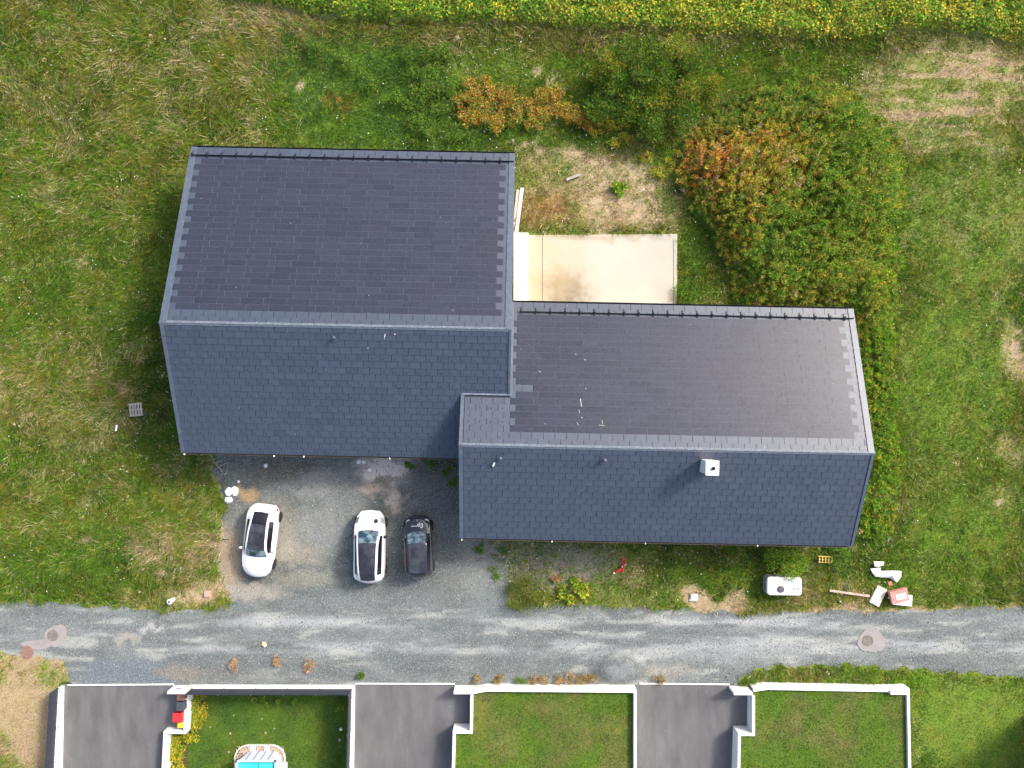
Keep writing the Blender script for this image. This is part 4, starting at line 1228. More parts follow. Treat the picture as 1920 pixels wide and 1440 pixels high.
for (x_, y_, r_) in ((790, 175, .85), (835, 205, .8), (815, 150, .75), (845, 170, .6), (770, 215, .7), (860, 250, .7), (800, 245, .7), (740, 190, .6), (690, 160, .55), (605, 95, .8), (650, 120, .5), (785, 115, .9), (830, 100, .6)):
    sd += 1
    shrub('shrub', 'dark green leafy shrub on the grassy bank behind the houses', 'shrub', x_, y_, r_ * 1.15, .9, 760, wG, 'dark green shrubs on the bank', seed=sd, leafL=(.06, .13), cl=10)
for (x_, y_, r_) in ((1130, 140, .9), (1170, 115, .9), (1215, 125, 1.0), (1260, 115, 1.0), (1300, 135, .9), (1240, 165, 1.0), (1285, 185, .95), (1190, 165, .9), (1145, 175, .8), (1225, 210, .95), (1170, 210, .9), (1275, 230, .85), (1320, 180, .7), (1120, 215, .7), (1215, 250, .8)):
    sd += 1
    shrub('shrub', 'willow-leaved olive green shrub between the bank and the thicket', 'shrub', x_, y_, r_ * 1.15, 2.3, 1300, wW if sd % 3 else wM, 'willow-leaved shrubs beside the thicket', seed=sd, leafL=(.12, .26), asp=.22, up=.95, cl=18)
for (x_, y_, r_) in ((1150, 268, .5), (1115, 245, .45), (1165, 245, .45), (1140, 232, .45), (1175, 262, .4), (1250, 312, .5), (1232, 328, .4), (1210, 296, .35)):
    sd += 1
    shrub('shrub', 'small yellowing shrub at the edge of the bare strawy ground', 'shrub', x_, y_, r_, .5, 300, wv(Y=3, O=2, B=1.4, R=.4), 'small yellowing shrubs by the bare ground', seed=sd, cl=7)
shrub('plant', 'single bright green leafy plant on the bare strawy ground', 'plant', 1159, 356, .42, .4, 240, wv(B=5, Y=.6, G=1), seed=3, leafL=(.12, .24), asp=.5, cl=6)
shrub('shrub', 'dark green shrub against the gable wall of the larger house', 'shrub', 288, 590, .85, .7, 900, wv(D=4, G=2.4, L=1), seed=4, cl=12)
shrub('shrub', 'dark green shrub at the terrace corner', 'shrub', 1288, 545, .9, .8, 900, wv(D=3, G=3, B=.8), seed=41, cl=12)
shrub('shrub', 'green shrub hanging over the white ribbed tank', 'shrub', 1464, 1050, 1.15, 1.7, 2300, wv(B=4, G=3, Y=.6, D=1), seed=5, leafL=(.07, .15), cl=16)
shrub('shrub', 'leafy green shrub by the house corner above the white sheets', 'shrub', 1570, 1035, .9, .7, 1000, wv(G=3, L=1.4, B=1.4, D=1.4), seed=6, cl=12)
shrub('bush', 'round olive-brown twiggy bush at the edge of the forecourt', 'bush', 980, 1111, 1.12, .75, 3400, wv(O=3.4, N=1.8, G=2.4, D=.8), seed=8, leafL=(.08, .16), asp=.13, up=.9, cl=26)
for (x_, y_, r_) in ((1055, 1108, .42), (1075, 1096, .40), (1090, 1112, .42), (1070, 1118, .36), (1098, 1100, .3)):
    sd += 1
    shrub('plant', 'large-leaved yellow-green plant beside the road verge', 'plant', x_, y_, r_, .4, 90, wv(Y=2.4, B=3, O=1.4), 'large-leaved plants beside the verge', seed=sd, leafL=(.14, .24), asp=.62, cl=6)
for (x_, y_, r_, w_, lb) in ((682, 1262, .36, wv(G=3, B=1, D=1), 'small green tuft at the road edge by the white wall corner'), (443, 1243, .4, wv(T=3, R=1, S=1), None), (578, 1245, .45, wv(T=3, R=1, S=1), None), (520, 1238, .3, wv(T=3, R=1, S=1), None), (1042, 1086, .3, wv(T=2, R=2), 'dry red-brown tuft beside the large-leaved plants'), (975, 1272, .32, wv(B=2, G=2, O=1), 'thin yellow-green tuft against the middle white wall')) + tuple((x0_, y0_, r0_, wv(T=3, R=1.2, O=2, Y=.6), 'WALL') for x0_, y0_, r0_ in ((893, 1270, .24), (935, 1272, .26), (1000, 1274, .34), (1022, 1272, .36), (1045, 1273, .32), (1068, 1272, .36), (1092, 1273, .34), (1112, 1272, .3), (1235, 1272, .26))):
    sd += 1
    gr_ = 'dry tufts on the gravel' if lb is None else ('dry weeds at the foot of the middle wall' if lb == 'WALL' else None)
    lb = 'dry brown weed at the foot of the middle white wall' if lb == 'WALL' else lb
    shrub('grass_tuft', lb or 'dry orange grass tuft on the dark gravel by the fenced wall', 'grass tuft', x_, y_, r_, .25, 260, w_, gr_, seed=sd, leafL=(.10, .22), asp=.12, up=.7, cl=5)
for (x_, y_, r_) in ((937, 1040, .5), (925, 1075, .45), (900, 1028, .4), (835, 880, .45), (805, 868, .4), (850, 905, .35), (770, 870, .3)):
    sd += 1
    shrub('weed', 'low green weed clump on the gravel beside the smaller house', 'weed', x_, y_, r_, .2, 330, wv(G=3, B=2, D=1), 'weed clumps on the gravel', seed=sd, leafL=(.05, .10), cl=9)
for (x_, y_, r_) in ((375, 1312, .42), (373, 1327, .42), (371, 1342, .42), (370, 1357, .40), (362, 1372, .40), (338, 1386, .40), (334, 1400, .42), (332, 1416, .42), (330, 1432, .42), (328, 1448, .42)):
    sd += 1
    shrub('hedge_shrub', 'variegated yellow hedge shrub along the stepped white wall', 'shrub', x_ + 2, y_, r_ * 1.25, .75, 640, wv(Y=5.5, B=2.4, G=1, O=1), 'yellow hedge shrubs', zb=-.78, seed=sd, leafL=(.08, .15), asp=.45, cl=9)
for (x_, y_, r_, lb) in ((637, 1322, .36, 'green-yellow plant in the fenced lawn corner'), (478, 1311, .12, None), (497, 1312, .2, None), (523, 1315, .14, None), (552, 1314, .2, None)):
    sd += 1
    shrub('plant', lb or 'small green seedling in the lawn under the dark fence', 'plant', x_, y_, r_, .3, 120, wv(B=3, G=3, Y=.6), None if lb else 'seedlings under the fence', zb=-.78, seed=sd, leafL=(.06, .12), asp=.5, cl=5)

# ================================================================== CARS
def paint(name, col, rough=.28, coat=1.0, metal=0.0):
    m, t, b = nodes_of(name)
    pos = N(t, 'ShaderNodeNewGeometry').outputs['Position']
    d = noise_out(t, pos, 2.5, 5, .6)
    c = mixc(t, maprange(t, d, .5, .8, 0, .25), col, tuple(x * .75 + .06 for x in col))
    t.links.new(c, b.inputs['Base Color'])
    b.inputs['Roughness'].default_value = rough; b.inputs['Metallic'].default_value = metal
    b.inputs['Coat Weight'].default_value = coat; b.inputs['Coat Roughness'].default_value = .06
    return m
M['car_white'] = paint('white_car_paint', (.80, .80, .81))
M['car_black'] = paint('black_car_paint', (.014, .017, .028), .3)
M['roofglass'] = basic('dark_roof_glass', (.026, .028, .036), .15, .2, 2.0, (.10, .108, .125), .8, 1.1, spec=.7)  # greyer mottling is cloud reflection painted into the roof glass colour
m, t, b = nodes_of('windscreen_glass')
pos = N(t, 'ShaderNodeNewGeometry').outputs['Position']
c = mixc(t, maprange(t, noise_out(t, pos, 2.2, 5, .6), .42, .62, 0, 1), (.012, .045, .070), (.22, .30, .33))  # teal and pale streaks: sky reflections painted into the windscreen colour
t.links.new(c, b.inputs['Base Color']); b.inputs['Roughness'].default_value = .06; b.inputs['Specular IOR Level'].default_value = .8
M['glass'] = m
M['sideglass'] = basic('side_glass', (.012, .010, .016), .08, .1, spec=.7)
M['tyre'] = basic('tyre_rubber', (.016, .016, .017), .85)
M['rim'] = basic('alloy_rim', (.35, .36, .37), .35, metal=.8)
M['tail'] = basic('red_lens', (.30, .012, .012), .2, coat=.5)
M['lampw'] = basic('clear_lamp', (.7, .72, .74), .15, coat=.5)
M['lampg'] = basic('smoked_lamp', (.16, .15, .14), .2, coat=.5)
M['orange'] = basic('orange_sticker', (.55, .10, .02), .5)
def smooth1(a, k):
    w = np.exp(-np.linspace(-2, 2, 2 * k + 1) ** 2); w /= w.sum()
    return np.convolve(np.pad(a, k, 'edge'), w, 'valid')
def car(label, px, py, heading, Lc, Wc_, key, paintm, cowl, head, rear, tailg, sideA, sideC, headlamp, extra=None, zscale=1.0):
    """heading: angle of the nose from +y, ccw"""
    x, y = P(px, py, .5)
    root = thing('car', label, 'car', (x, y, .02), heading)
    NS = 72
    s = np.linspace(0, 1, NS)
    K = np.array(key, float)
    g = [smooth1(np.interp(s, K[:, 0], K[:, i]), 2) for i in range(1, 7)]
    w, zs, zb, wt, ze, zc = g
    w = w * Wc_ / 2; wt = wt * Wc_ / 2
    zb, ze, zc = zb * zscale, ze * zscale, zc * zscale
    half = []
    for i in range(NS):
        W_, S_, B_, T_, E_, Cc = w[i], zs[i], zb[i], wt[i], ze[i], zc[i]
        sh = W_ * .93
        pts = [(W_ * .80, S_), (W_ * .97, S_ + .10), (W_, (S_ + B_) * .52), (W_ * .985, B_ - .07), (sh, B_), (T_ + (sh - T_) * .80, B_ + (E_ - B_) * .12), (T_ + (sh - T_) * .14, B_ + (E_ - B_) * .88), (T_, E_), (T_ - .075, E_ + (Cc - E_) * .35), (T_ * .5, E_ + (Cc - E_) * .85), (0, Cc)]
        half.append(pts)
    half = np.array(half)                       # NS,11,2
    sub = 3; ncp = 11; nh = (ncp - 1) * sub + 1
    tt_ = np.arange(nh) / sub
    def cr(Pm, t):
        i = np.minimum(t.astype(int), ncp - 2); f = (t - i)[None, :, None]
        p0 = Pm[:, np.maximum(i - 1, 0)]; p1 = Pm[:, i]; p2 = Pm[:, i + 1]; p3 = Pm[:, np.minimum(i + 2, ncp - 1)]
        return p1 + .5 * f * (p2 - p0 + f * (2 * p0 - 5 * p1 + 4 * p2 - p3 + f * (3 * (p1 - p2) + p3 - p0)))
    G = cr(half, tt_)                           # NS,nh,2
    lat = np.concatenate([G[:, :, 0], -G[:, -2::-1, 0]], 1); zz = np.concatenate([G[:, :, 1], G[:, -2::-1, 1]], 1)
    bend = np.interp(s, [0, .12, .4, .6, .85, 1], [.30, .26, .16, 0, -.14, -.24])
    yy = (.5 - s)[:, None] * Lc - bend[:, None] * (lat / (Wc_ / 2)) ** 2
    nl = lat.shape[1]; ctr = nh - 1
    Vv = np.stack([lat, yy, zz], -1).reshape(-1, 3)
    parts = {}
    for i in range(NS - 1):
        sm = (s[i] + s[i + 1]) / 2
        for j in range(nl - 1):
            jj = min(j, nl - 2 - j)             # half index of the quad
            cp = jj // sub
            nm = 'body'
            if cp >= 8:
                if cowl < sm < head: nm = 'windscreen'
                elif head <= sm < rear: nm = 'roof_panel'
                elif rear <= sm < tailg: nm = 'rear_window'
            if cp == 5 and sideA < sm < sideC: nm = 'side_window' + ('L' if j < nl / 2 else 'R')
            if 3 <= cp <= 6 and headlamp[0] < sm < headlamp[1]: nm = 'headlight' + ('L' if j < nl / 2 else 'R')
            if cp == 2 and .955 < sm < .99: nm = 'tail_light' + ('L' if j < nl / 2 else 'R')
            if extra and extra.get('decal') and j > nl / 2 and cp in (2, 3) and extra['decal'][0] < sm < extra['decal'][1] and (cp == 3): nm = 'side_decal'
            parts.setdefault(nm, []).append((i * nl + j, i * nl + j + 1, (i + 1) * nl + j + 1, (i + 1) * nl + j))
    parts['body'] += [tuple(range(nl - 1, -1, -1)), tuple(range((NS - 1) * nl, NS * nl))]
    mats = {'body': paintm, 'windscreen': M['glass'], 'roof_panel': M['roofglass'], 'rear_window': M['sideglass'], 'side_window': M['sideglass'], 'headlight': extra.get('lamp', M['lampg']) if extra else M['lampg'], 'tail_light': M['tail'], 'side_decal': M['orange']}
    bv = None
    for nm, fs in parts.items():
        used = sorted({i for f in fs for i in f}); mp = {u: k for k, u in enumerate(used)}
        base = nm.rstrip('LR')
        mb = MB().add([Vv[u] for u in used], [tuple(mp[i] for i in f) for f in fs])
        me = bpy.data.meshes.new(base); me.from_pydata(mb.v, [], mb.f); me.update(); me.materials.append(mats[base])
        bm = bmesh.new(); bm.from_mesh(me); bmesh.ops.recalc_face_normals(bm, faces=bm.faces)
        up = sum(f.normal.z for f in bm.faces if len(f.verts) == 4)
        if up < 0: bmesh.ops.reverse_faces(bm, faces=bm.faces)
        bm.to_mesh(me); bm.free()
        for p in me.polygons: p.use_smooth = len(p.vertices) == 4
        link(base, me, root)
    bvt = BVHTree.FromPolygons([Vector(v) for v in Vv], [f for k_, fs in parts.items() for f in fs])
    MB().box((0, 0, .26), (Wc_ * .74, Lc * .9, .16)).build('underbody', M['black'], root)
    tm = MB().lathe([(.19, -.10), (.29, -.105), (.32, -.07), (.32, .07), (.29, .105), (.19, .10)], 24).mesh('tyre', M['tyre'], True)
    rm = MB().lathe([(.02, -.085), (.19, -.085), (.19, .085), (.02, .095)], 20).mesh('rim', M['rim'])
    for sx_ in (-1, 1):
        for fy in (.5 - .185, -.5 + .175):
            mw = Matrix.Translation((sx_ * (Wc_ / 2 - .085), fy * Lc, .315)) @ Matrix.Rotation(math.pi / 2 * sx_, 4, 'Y')
            wh = link('wheel', tm, root, mw); link('rim', rm, wh)
        mb = MB().lathe([(.02, -.07), (.07, -.06), (.10, 0), (.085, .06), (.02, .08)], 12)
        ys_ = (.5 - sideA) * Lc - .22
        mb.build('mirror', extra.get('mirror', paintm) if extra else paintm, root, True, mw=Matrix.Translation((sx_ * (Wc_ / 2 + .06), ys_, .98 * zscale)) @ Matrix.Rotation(sx_ * .2, 4, 'Z') @ Matrix.Diagonal((1.25, .8, .8, 1)))
    # wiper and door seams
    wp_ = MB().box((-.25, (.5 - cowl) * Lc - .06, 0), (.62, .025, .02), Matrix.Rotation(.08, 4, 'Z')).box((.3, (.5 - cowl) * Lc - .06, 0), (.5, .025, .02), Matrix.Rotation(.06, 4, 'Z'))
    ob_ = wp_.mesh('wiper', M['black'])
    drape(ob_, bvt, .012); link('wiper', ob_, root)
    return root, bvt
def drape(me, bvt, h):
    z0 = min(v.co.z for v in me.vertices)
    for v in me.vertices:
        hit = bvt.ray_cast(Vector((v.co.x, v.co.y, 5)), Vector((0, 0, -1)))
        if hit[0] is not None: v.co.z = hit[0].z + h + (v.co.z - z0) * .5
    me.update()
# key columns: s, w, sill z, belt z, top half-width, top edge z, top centre z
KEY1 = [(0, .66, .30, .56, .40, .58, .60), (.03, .84, .24, .66, .55, .69, .72), (.09, .95, .20, .76, .68, .79, .83), (.20, 1.0, .18, .86, .74, .89, .93), (.285, 1.0, .18, .91, .76, .95, 1.0), (.40, 1.0, .18, .95, .66, 1.30, 1.36), (.50, 1.0, .18, .96, .63, 1.38, 1.43), (.66, 1.0, .18, .97, .60, 1.37, 1.42), (.80, 1.0, .18, .99, .56, 1.24, 1.28), (.885, .98, .20, 1.0, .56, 1.06, 1.10), (.95, .92, .24, .95, .60, .98, 1.0), (.985, .84, .28, .80, .58, .84, .86), (1, .72, .32, .62, .50, .66, .68)]
KEY2 = [(0, .66, .30, .60, .40, .62, .64), (.03, .84, .24, .70, .58, .74, .77), (.09, .95, .20, .84, .70, .87, .90), (.18, 1.0, .18, .93, .75, .96, 1.0), (.255, 1.0, .18, .98, .77, 1.02, 1.07), (.40, 1.0, .18, 1.0, .68, 1.42, 1.48), (.50, 1.0, .18, 1.0, .65, 1.48, 1.53), (.70, 1.0, .18, 1.02, .62, 1.47, 1.51), (.84, 1.0, .18, 1.04, .58, 1.40, 1.44), (.93, .97, .22, 1.05, .55, 1.18, 1.21), (.97, .92, .26, .98, .56, 1.02, 1.04), (1, .80, .32, .70, .52, .74, .76)]
KEY3 = [(0, .72, .30, .62, .46, .64, .66), (.03, .86, .24, .72, .60, .76, .79), (.08, .95, .20, .86, .70, .89, .92), (.16, 1.0, .18, .95, .76, .98, 1.01), (.235, 1.0, .18, 1.0, .78, 1.03, 1.07), (.40, 1.0, .18, 1.02, .70, 1.44, 1.50), (.52, 1.0, .18, 1.02, .67, 1.50, 1.55), (.74, 1.0, .18, 1.04, .64, 1.49, 1.53), (.90, .99, .20, 1.06, .62, 1.42, 1.45), (.965, .95, .24, 1.06, .60, 1.15, 1.17), (1, .86, .30, .74, .56, .78, .80)]
carA, bA = car('white car parked askew, nose to the road, dark glass roof', 490, 1012, math.pi - math.atan2(-17, 137) * -1, 4.30, 1.80, KEY1, M['car_white'], .29, .40, .74, .895, .34, .80, (.04, .045), {'lamp': M['lampw']})
carB, bB = car('white car parked nose to the house beside the small black car', 694.5, 1023.5, -.005, 4.22, 1.78, KEY2, M['car_white'], .26, .41, .84, .945, .30, .88, (.055, .125), {'mirror': M['black']})
carC, bC = car('small black car with white lettering on its bonnet', 785.5, 1023.5, .035, 3.62, 1.62, KEY3, M['car_black'], .245, .40, .88, .96, .30, .90, (.05, .055), {'decal': (.48, .80), 'mirror': M['car_black']})
# emblem on the white car's bonnet
mb = MB()
for ring in range(5):
    r0 = .13 * (ring + 1) / 5
vs = [(.40, 1.52, 0)] + [(.40 + .13 * r / 4 * math.cos(2 * math.pi * k / 16), 1.52 + .13 * r / 4 * math.sin(2 * math.pi * k / 16), 0) for r in range(1, 5) for k in range(16)]
fs = [(0, 1 + k, 1 + (k + 1) % 16) for k in range(16)] + [(1 + r * 16 + k, 1 + (r + 1) * 16 + k, 1 + (r + 1) * 16 + (k + 1) % 16, 1 + r * 16 + (k + 1) % 16) for r in range(3) for k in range(16)]
me = MB().add(vs, fs).mesh('bonnet_badge', basic('navy_sticker', (.02, .018, .05), .5)); drape(me, bB, .006); link('bonnet_badge', me, carB)
# white corner lamps and lettering on the black car
for sx_ in (-1, 1):
    pts = [(sx_ * (.40 + .30 * math.sin(a)), 1.32 + .26 * math.cos(a)) for a in np.linspace(.15, 1.35, 12)]
    v = []; f = []
    for i, (x_, y_) in enumerate(pts):
        v += [(x_ - sx_ * .02, y_ - .025, 0), (x_ + sx_ * .02, y_ + .025, 0)]
        if i: f.append((2 * i - 2, 2 * i - 1, 2 * i + 1, 2 * i))
    me = MB().add(v, f).mesh('running_light', M['lampw']); drape(me, bC, .008); link('running_light', me, carC)
mwt = basic('white_lettering', (.75, .70, .68), .5)
def lettering(txt, size, x, y, parent, bvt, name, ang):
    cu = bpy.data.curves.new('lettering', 'FONT'); cu.body = txt; cu.size = size; cu.align_x = 'CENTER'; cu.align_y = 'CENTER'; cu.offset = .008
    tmp = bpy.data.objects.new('tmp', cu); COL.objects.link(tmp)
    bpy.context.view_layer.update()
    me = bpy.data.meshes.new_from_object(tmp.evaluated_get(bpy.context.evaluated_depsgraph_get()))
    bpy.data.objects.remove(tmp)
    bm = bmesh.new(); bm.from_mesh(me); bmesh.ops.triangulate(bm, faces=bm.faces); bm.to_mesh(me); bm.free()
    R = Matrix.Translation((x, y, 0)) @ Matrix.Rotation(ang, 4, 'Z'); me.transform(R)
    me.materials.clear(); me.materials.append(mwt)
    drape(me, bvt, .008); link(name, me, parent)
lettering('Ep', .34, .18, 1.27, carC, bC, 'bonnet_lettering', math.pi)
me = MB().box((-.18, 1.25, 0), (.34, .035, .004)).mesh('lettering_line', mwt); drape(me, bC, .008); link('lettering_line', me, carC)
me = MB().lathe([(.05, 0), (.045, .006), (.005, .008)], 12, (0, 1.56, 0)).mesh('bonnet_badge', M['rim']); drape(me, bC, .006); link('bonnet_badge', me, carC)

# ================================================================== SMALL THINGS
# ribbed white tank by the verge
x, y = P(1466, 1096, .4)
tk = thing('tank', 'white ribbed plastic tank with round dark cap under the shrub', 'tank', (x, y, 0), -.02)
def rrect(w, h, r, n=6):
    pts = []
    for cx_, cy_, a0 in ((w / 2 - r, h / 2 - r, 0), (-w / 2 + r, h / 2 - r, 90), (-w / 2 + r, -h / 2 + r, 180), (w / 2 - r, -h / 2 + r, 270)):
        for k in range(n + 1):
            a = math.radians(a0 + 90 * k / n); pts.append((cx_ + r * math.cos(a), cy_ + r * math.sin(a)))
    return pts
mb = MB(); prev = None
prof = [(0, -.06), (.24, -.06), (.245, .0), (.30, .0), (.305, -.06), (.46, -.06), (.465, .0), (.52, .0), (.525, -.06), (.68, -.06), (.685, .0), (.76, .0), (.80, -.03), (.815, -.08)]
rings = [[(px_, py_, z) for px_, py_ in rrect(2.02 + 2 * o_, 1.06 + 2 * o_, .2)] for z, o_ in prof]
n = len(rings[0]); vs = [p for r in rings for p in r]
fs = [(i * n + k, i * n + (k + 1) % n, (i + 1) * n + (k + 1) % n, (i + 1) * n + k) for i in range(len(rings) - 1) for k in range(n)] + [tuple(range(n - 1, -1, -1)), tuple(range((len(rings) - 1) * n, len(rings) * n))]
MB().add(vs, fs).build('shell', M['whitep'], tk)
MB().lathe([(.20, .81), (.20, .86), (.16, .885), (.02, .89)], 22, (-.22, -.16, 0)).build('cap', basic('grey_cap', (.12, .11, .13), .4), tk)
for i in range(3):
    MB().box((.52 + i * .15, -.13, .82), (.065, .065, .03)).build('lug', M['black'], tk)
mbr = MB()
for z in (.315, .535):
    ring = rrect(1.96, 1.0, .19); mbr.tube([(a, b, z) for a, b in ring + ring[:1]], .03, 5)
mbr.build('rib_seam', M['dark'], tk)

def slab(name, label, cat, px, py, z, size, rz, mat, bevel=.006, group=None, rx=0.0):
    x, y = P(px, py, z + size[2])
    o = MB().box((0, 0, 0), size).build(name, mat, None, bevel=bevel, mw=Matrix.Translation((x, y, z + size[2] / 2)) @ Matrix.Rotation(rz, 4, 'Z') @ Matrix.Rotation(rx, 4, 'X'))
    return tag(o, label, cat, group)
# torn white sheets
def sheetobj(label, poly, z, seed):
    rs = random.Random(seed); pts = [P(a, b, z) for a, b in poly]
    cx_ = sum(p[0] for p in pts) / len(pts); cy_ = sum(p[1] for p in pts) / len(pts)
    top = [Vector((p[0] - cx_, p[1] - cy_, rs.uniform(.06, .2))) for p in pts]; n = len(top)
    c = Vector((0, 0, .22))
    vs = top + [c] + [p - Vector((0, 0, .02)) for p in top] + [c - Vector((0, 0, .02))]
    fs = [(i, (i + 1) % n, n) for i in range(n)] + [(n + 1 + (i + 1) % n, n + 1 + i, 2 * n + 1) for i in range(n)] + [(i, n + 1 + i, n + 1 + (i + 1) % n, (i + 1) % n) for i in range(n)]
    o = MB().add(vs, fs).build('insulation_sheet', M['whitep'], None, mw=Matrix.Translation((cx_, cy_, z)))
    return tag(o, label, 'sheet')
sheetobj('small torn white sheet at the end of the white scraps', [(1637, 1052), (1655, 1052), (1653, 1059), (1644, 1063), (1638, 1061)], .2, 1)
sheetobj('torn white sheet between two others in the weeds', [(1629, 1065), (1648, 1063), (1649, 1081), (1640, 1081), (1634, 1074)], .12, 2)
sheetobj('largest torn white sheet lying bent in the weeds', [(1649, 1070), (1668, 1069), (1688, 1070), (1687, 1081), (1679, 1091), (1668, 1083), (1650, 1082)], .15, 3)
# cardboard pack and red and white boxes
ck = thing('flat_box', 'worn cardboard box with pale label lying beside the plank', 'box', (*P(1646, 1117, .12), 0), math.radians(-27))
MB().box((0, 0, .09), (.62, 1.12, .18)).build('carton', M['palewood'], ck, bevel=.008)
MB().box((-.05, .0, .1835), (.30, .66, .006)).build('label_sheet', M['white'], ck)
MB().box((-.1, -.42, .184), (.34, .22, .005)).build('print', basic('blue_print', (.42, .55, .68), .7, .3, 14), ck)
rb = thing('box', 'white box underneath the red one by the road verge', 'box', (*P(1690, 1124, .1), 0), math.radians(-6))
MB().box((0, 0, .13), (1.10, .62, .26)).build('carton', M['whitep'], rb, bevel=.01)
rd = thing('box', 'faded red box with a white label on top of the white box', 'box', (*P(1685, 1117, .4), .265), math.radians(14))
MB().box((0, 0, .13), (1.02, .72, .26)).build('carton', basic('faded_red', (.55, .22, .19), .7, .12, 3, (.72, .55, .5), .5, 2.5), rd, bevel=.01)
MB().box((.08, -.03, .2635), (.6, .34, .007)).build('label_sheet', basic('pink_label', (.75, .66, .66), .7), rd)
p, q = P3(1555, 1107, .18), P3(1631, 1118, .24); d = q - p
o = MB().box((0, 0, 0), (d.length, .13, .05)).build('plank', M['wood'], None, bevel=.006, mw=Matrix.Translation((p + q) / 2) @ Matrix.Rotation(math.atan2(d.y, d.x), 4, 'Z'))
tag(o, 'long weathered plank lying in the dry grass', 'plank')
slab('brick', 'small orange brick between the white sheets and red box', 'brick', 1669.5, 1094, 0.05, (.22, .24, .14), .3, basic('orange_brick', (.5, .22, .10), .9, .2, 20))
# yellow crate half hidden in the weeds
cr_ = thing('crate', 'broken yellow slatted crate in the weeds by the house corner', 'crate', (*P(1547, 1049, .2), .1), -.05)
my = basic('yellow_plastic', (.62, .46, .12), .6, .12, 6)
for i in range(5):
    MB().box((-.36 + i * .18, .0, .16), (.05, .30, .05)).build('slat', my, cr_)
for yv in (-.17, .0, .17):
    MB().box((0, yv, .10), (.82, .05, .06)).build('rail', my, cr_)
# red folded trestle
tr = thing('trestle', 'red folded tubular trestle lying on the bare verge', 'trestle', (*P(1163, 1061, .1), 0), 0)
red = basic('red_paint', (.62, .035, .03), .4, .1)
def loc(px, py, z): 
    v = P3(px, py, z); return (v.x - tr.location.x, v.y - tr.location.y, z)
for nm, path in (('loop', [(1169, 1062), (1166, 1054), (1168, 1047.5), (1172, 1048), (1172.5, 1054), (1169, 1062), (1167, 1070)]), ('leg', [(1169, 1062), (1151.5, 1074.5)]), ('leg', [(1169, 1061), (1158, 1074)]), ('leg', [(1169, 1062), (1168, 1073)]), ('brace', [(1158, 1070), (1168, 1069)])):
    MB().tube([loc(a, b, .16 + .01 * i) for i, (a, b) in enumerate(path)], .035, 7).build(nm, red, tr)
for a, b in ((1151.5, 1074.5), (1167, 1062.5)):
    MB().box(loc(a, b, .18), (.08, .08, .07)).build('cap', M['whitep'], tr)
# utility covers
uc = thing('inspection_cover', 'pale square inspection cover in a bare ring on the verge', 'cover', (*P(1301.5, 1120, .05), 0), 0)
MB().box((0, 0, .04), (.46, .46, .12)).build('frame', M['concrete'], uc, bevel=.008)
MB().box((0, .02, .103), (.38, .34, .012)).build('lid', basic('pale_lid', (.55, .62, .62), .6, .2, 12), uc)
slab('brick', 'pinkish block on the bare earth beside the road edge', 'block', 388, 1114, 0, (.34, .34, .16), .1, basic('pink_block', (.50, .32, .25), .9, .15, 12))
# white pipe marker
pm = thing('pipe_marker', 'white capped pipe standing at the meadow corner by the road', 'pipe', (*P(325, 1124, 0), 0), 0)
MB().lathe([(.12, 0), (.12, .42), (.15, .43), (.15, .50), (.10, .52), (.02, .525)], 18).build('pipe', M['whitep'], pm)
MB().lathe([(.075, .522), (.075, .53), (.01, .531)], 16).build('cap', basic('blue_grey_cap', (.08, .09, .16), .5), pm)
# white stone heap
hs = random.Random(4)
for i in range(9):
    ux, uy = 433 + hs.uniform(-8, 9), 928 + hs.uniform(-12, 12)
    s_ = hs.uniform(.10, .24); bm = bmesh.new(); bmesh.ops.create_icosphere(bm, subdivisions=2, radius=s_)
    for v in bm.verts: v.co *= 1 + hs.uniform(-.18, .18); 
    for v in bm.verts: v.co.z *= .55
    me = bpy.data.meshes.new('stone'); bm.to_mesh(me); bm.free(); me.materials.append(M['white'])
    X_, Y_ = P(ux, uy, .05)
    tag(link('stone', me, None, Matrix.Translation((X_, Y_, s_ * .3))), 'white stone in the heap at the corner of the forecourt', 'stone', 'white stones heaped by the forecourt')
for i, (ux, uy, s_, lb) in enumerate(((498, 873, .12, 'white stone near the eave on the forecourt'), (447, 903, .08, 'small white stone beside the white heap'), (495, 1208, .16, None), (673, 866, .13, 'white rubble lump below the larger house eave'), (682, 866, .12, 'white rubble lump next to a twin under the eave'), (693, 881, .13, 'long white rubble piece on the forecourt sand'))):
    bm = bmesh.new(); bmesh.ops.create_icosphere(bm, subdivisions=2, radius=s_)
    for v in bm.verts: v.co *= 1 + hs.uniform(-.2, .2)
    for v in bm.verts: v.co.z *= .5
    me = bpy.data.meshes.new('stone'); bm.to_mesh(me); bm.free(); me.materials.append(M['white'] if i != 2 else basic('cream_stone', (.66, .58, .34), .9))
    X_, Y_ = P(ux, uy, .03)
    tag(link('stone', me, None, Matrix.Translation((X_, Y_, s_ * .3))), lb or 'cream coloured flat stone lying on the road', 'stone')
# weathered pallet and white pipe in the meadow
pal = thing('pallet', 'grey weathered pallet sunk in the meadow beside the gable', 'pallet', (*P(257, 768, .2), .05), .1)
for i in range(5): MB().box((-.32 + i * .16, 0, .30), (.10, .78, .03)).build('slat', M['greywood'], pal)
for yv in (-.34, 0, .34): MB().box((0, yv, .24), (.76, .09, .09)).build('bearer', M['greywood'], pal)
p, q = P3(219, 797, .35), P3(217, 808, .35)
tag(MB().tube([p, q], .05, 10).build('pipe', M['whitep']), 'short white pipe lying in the meadow grass', 'pipe')
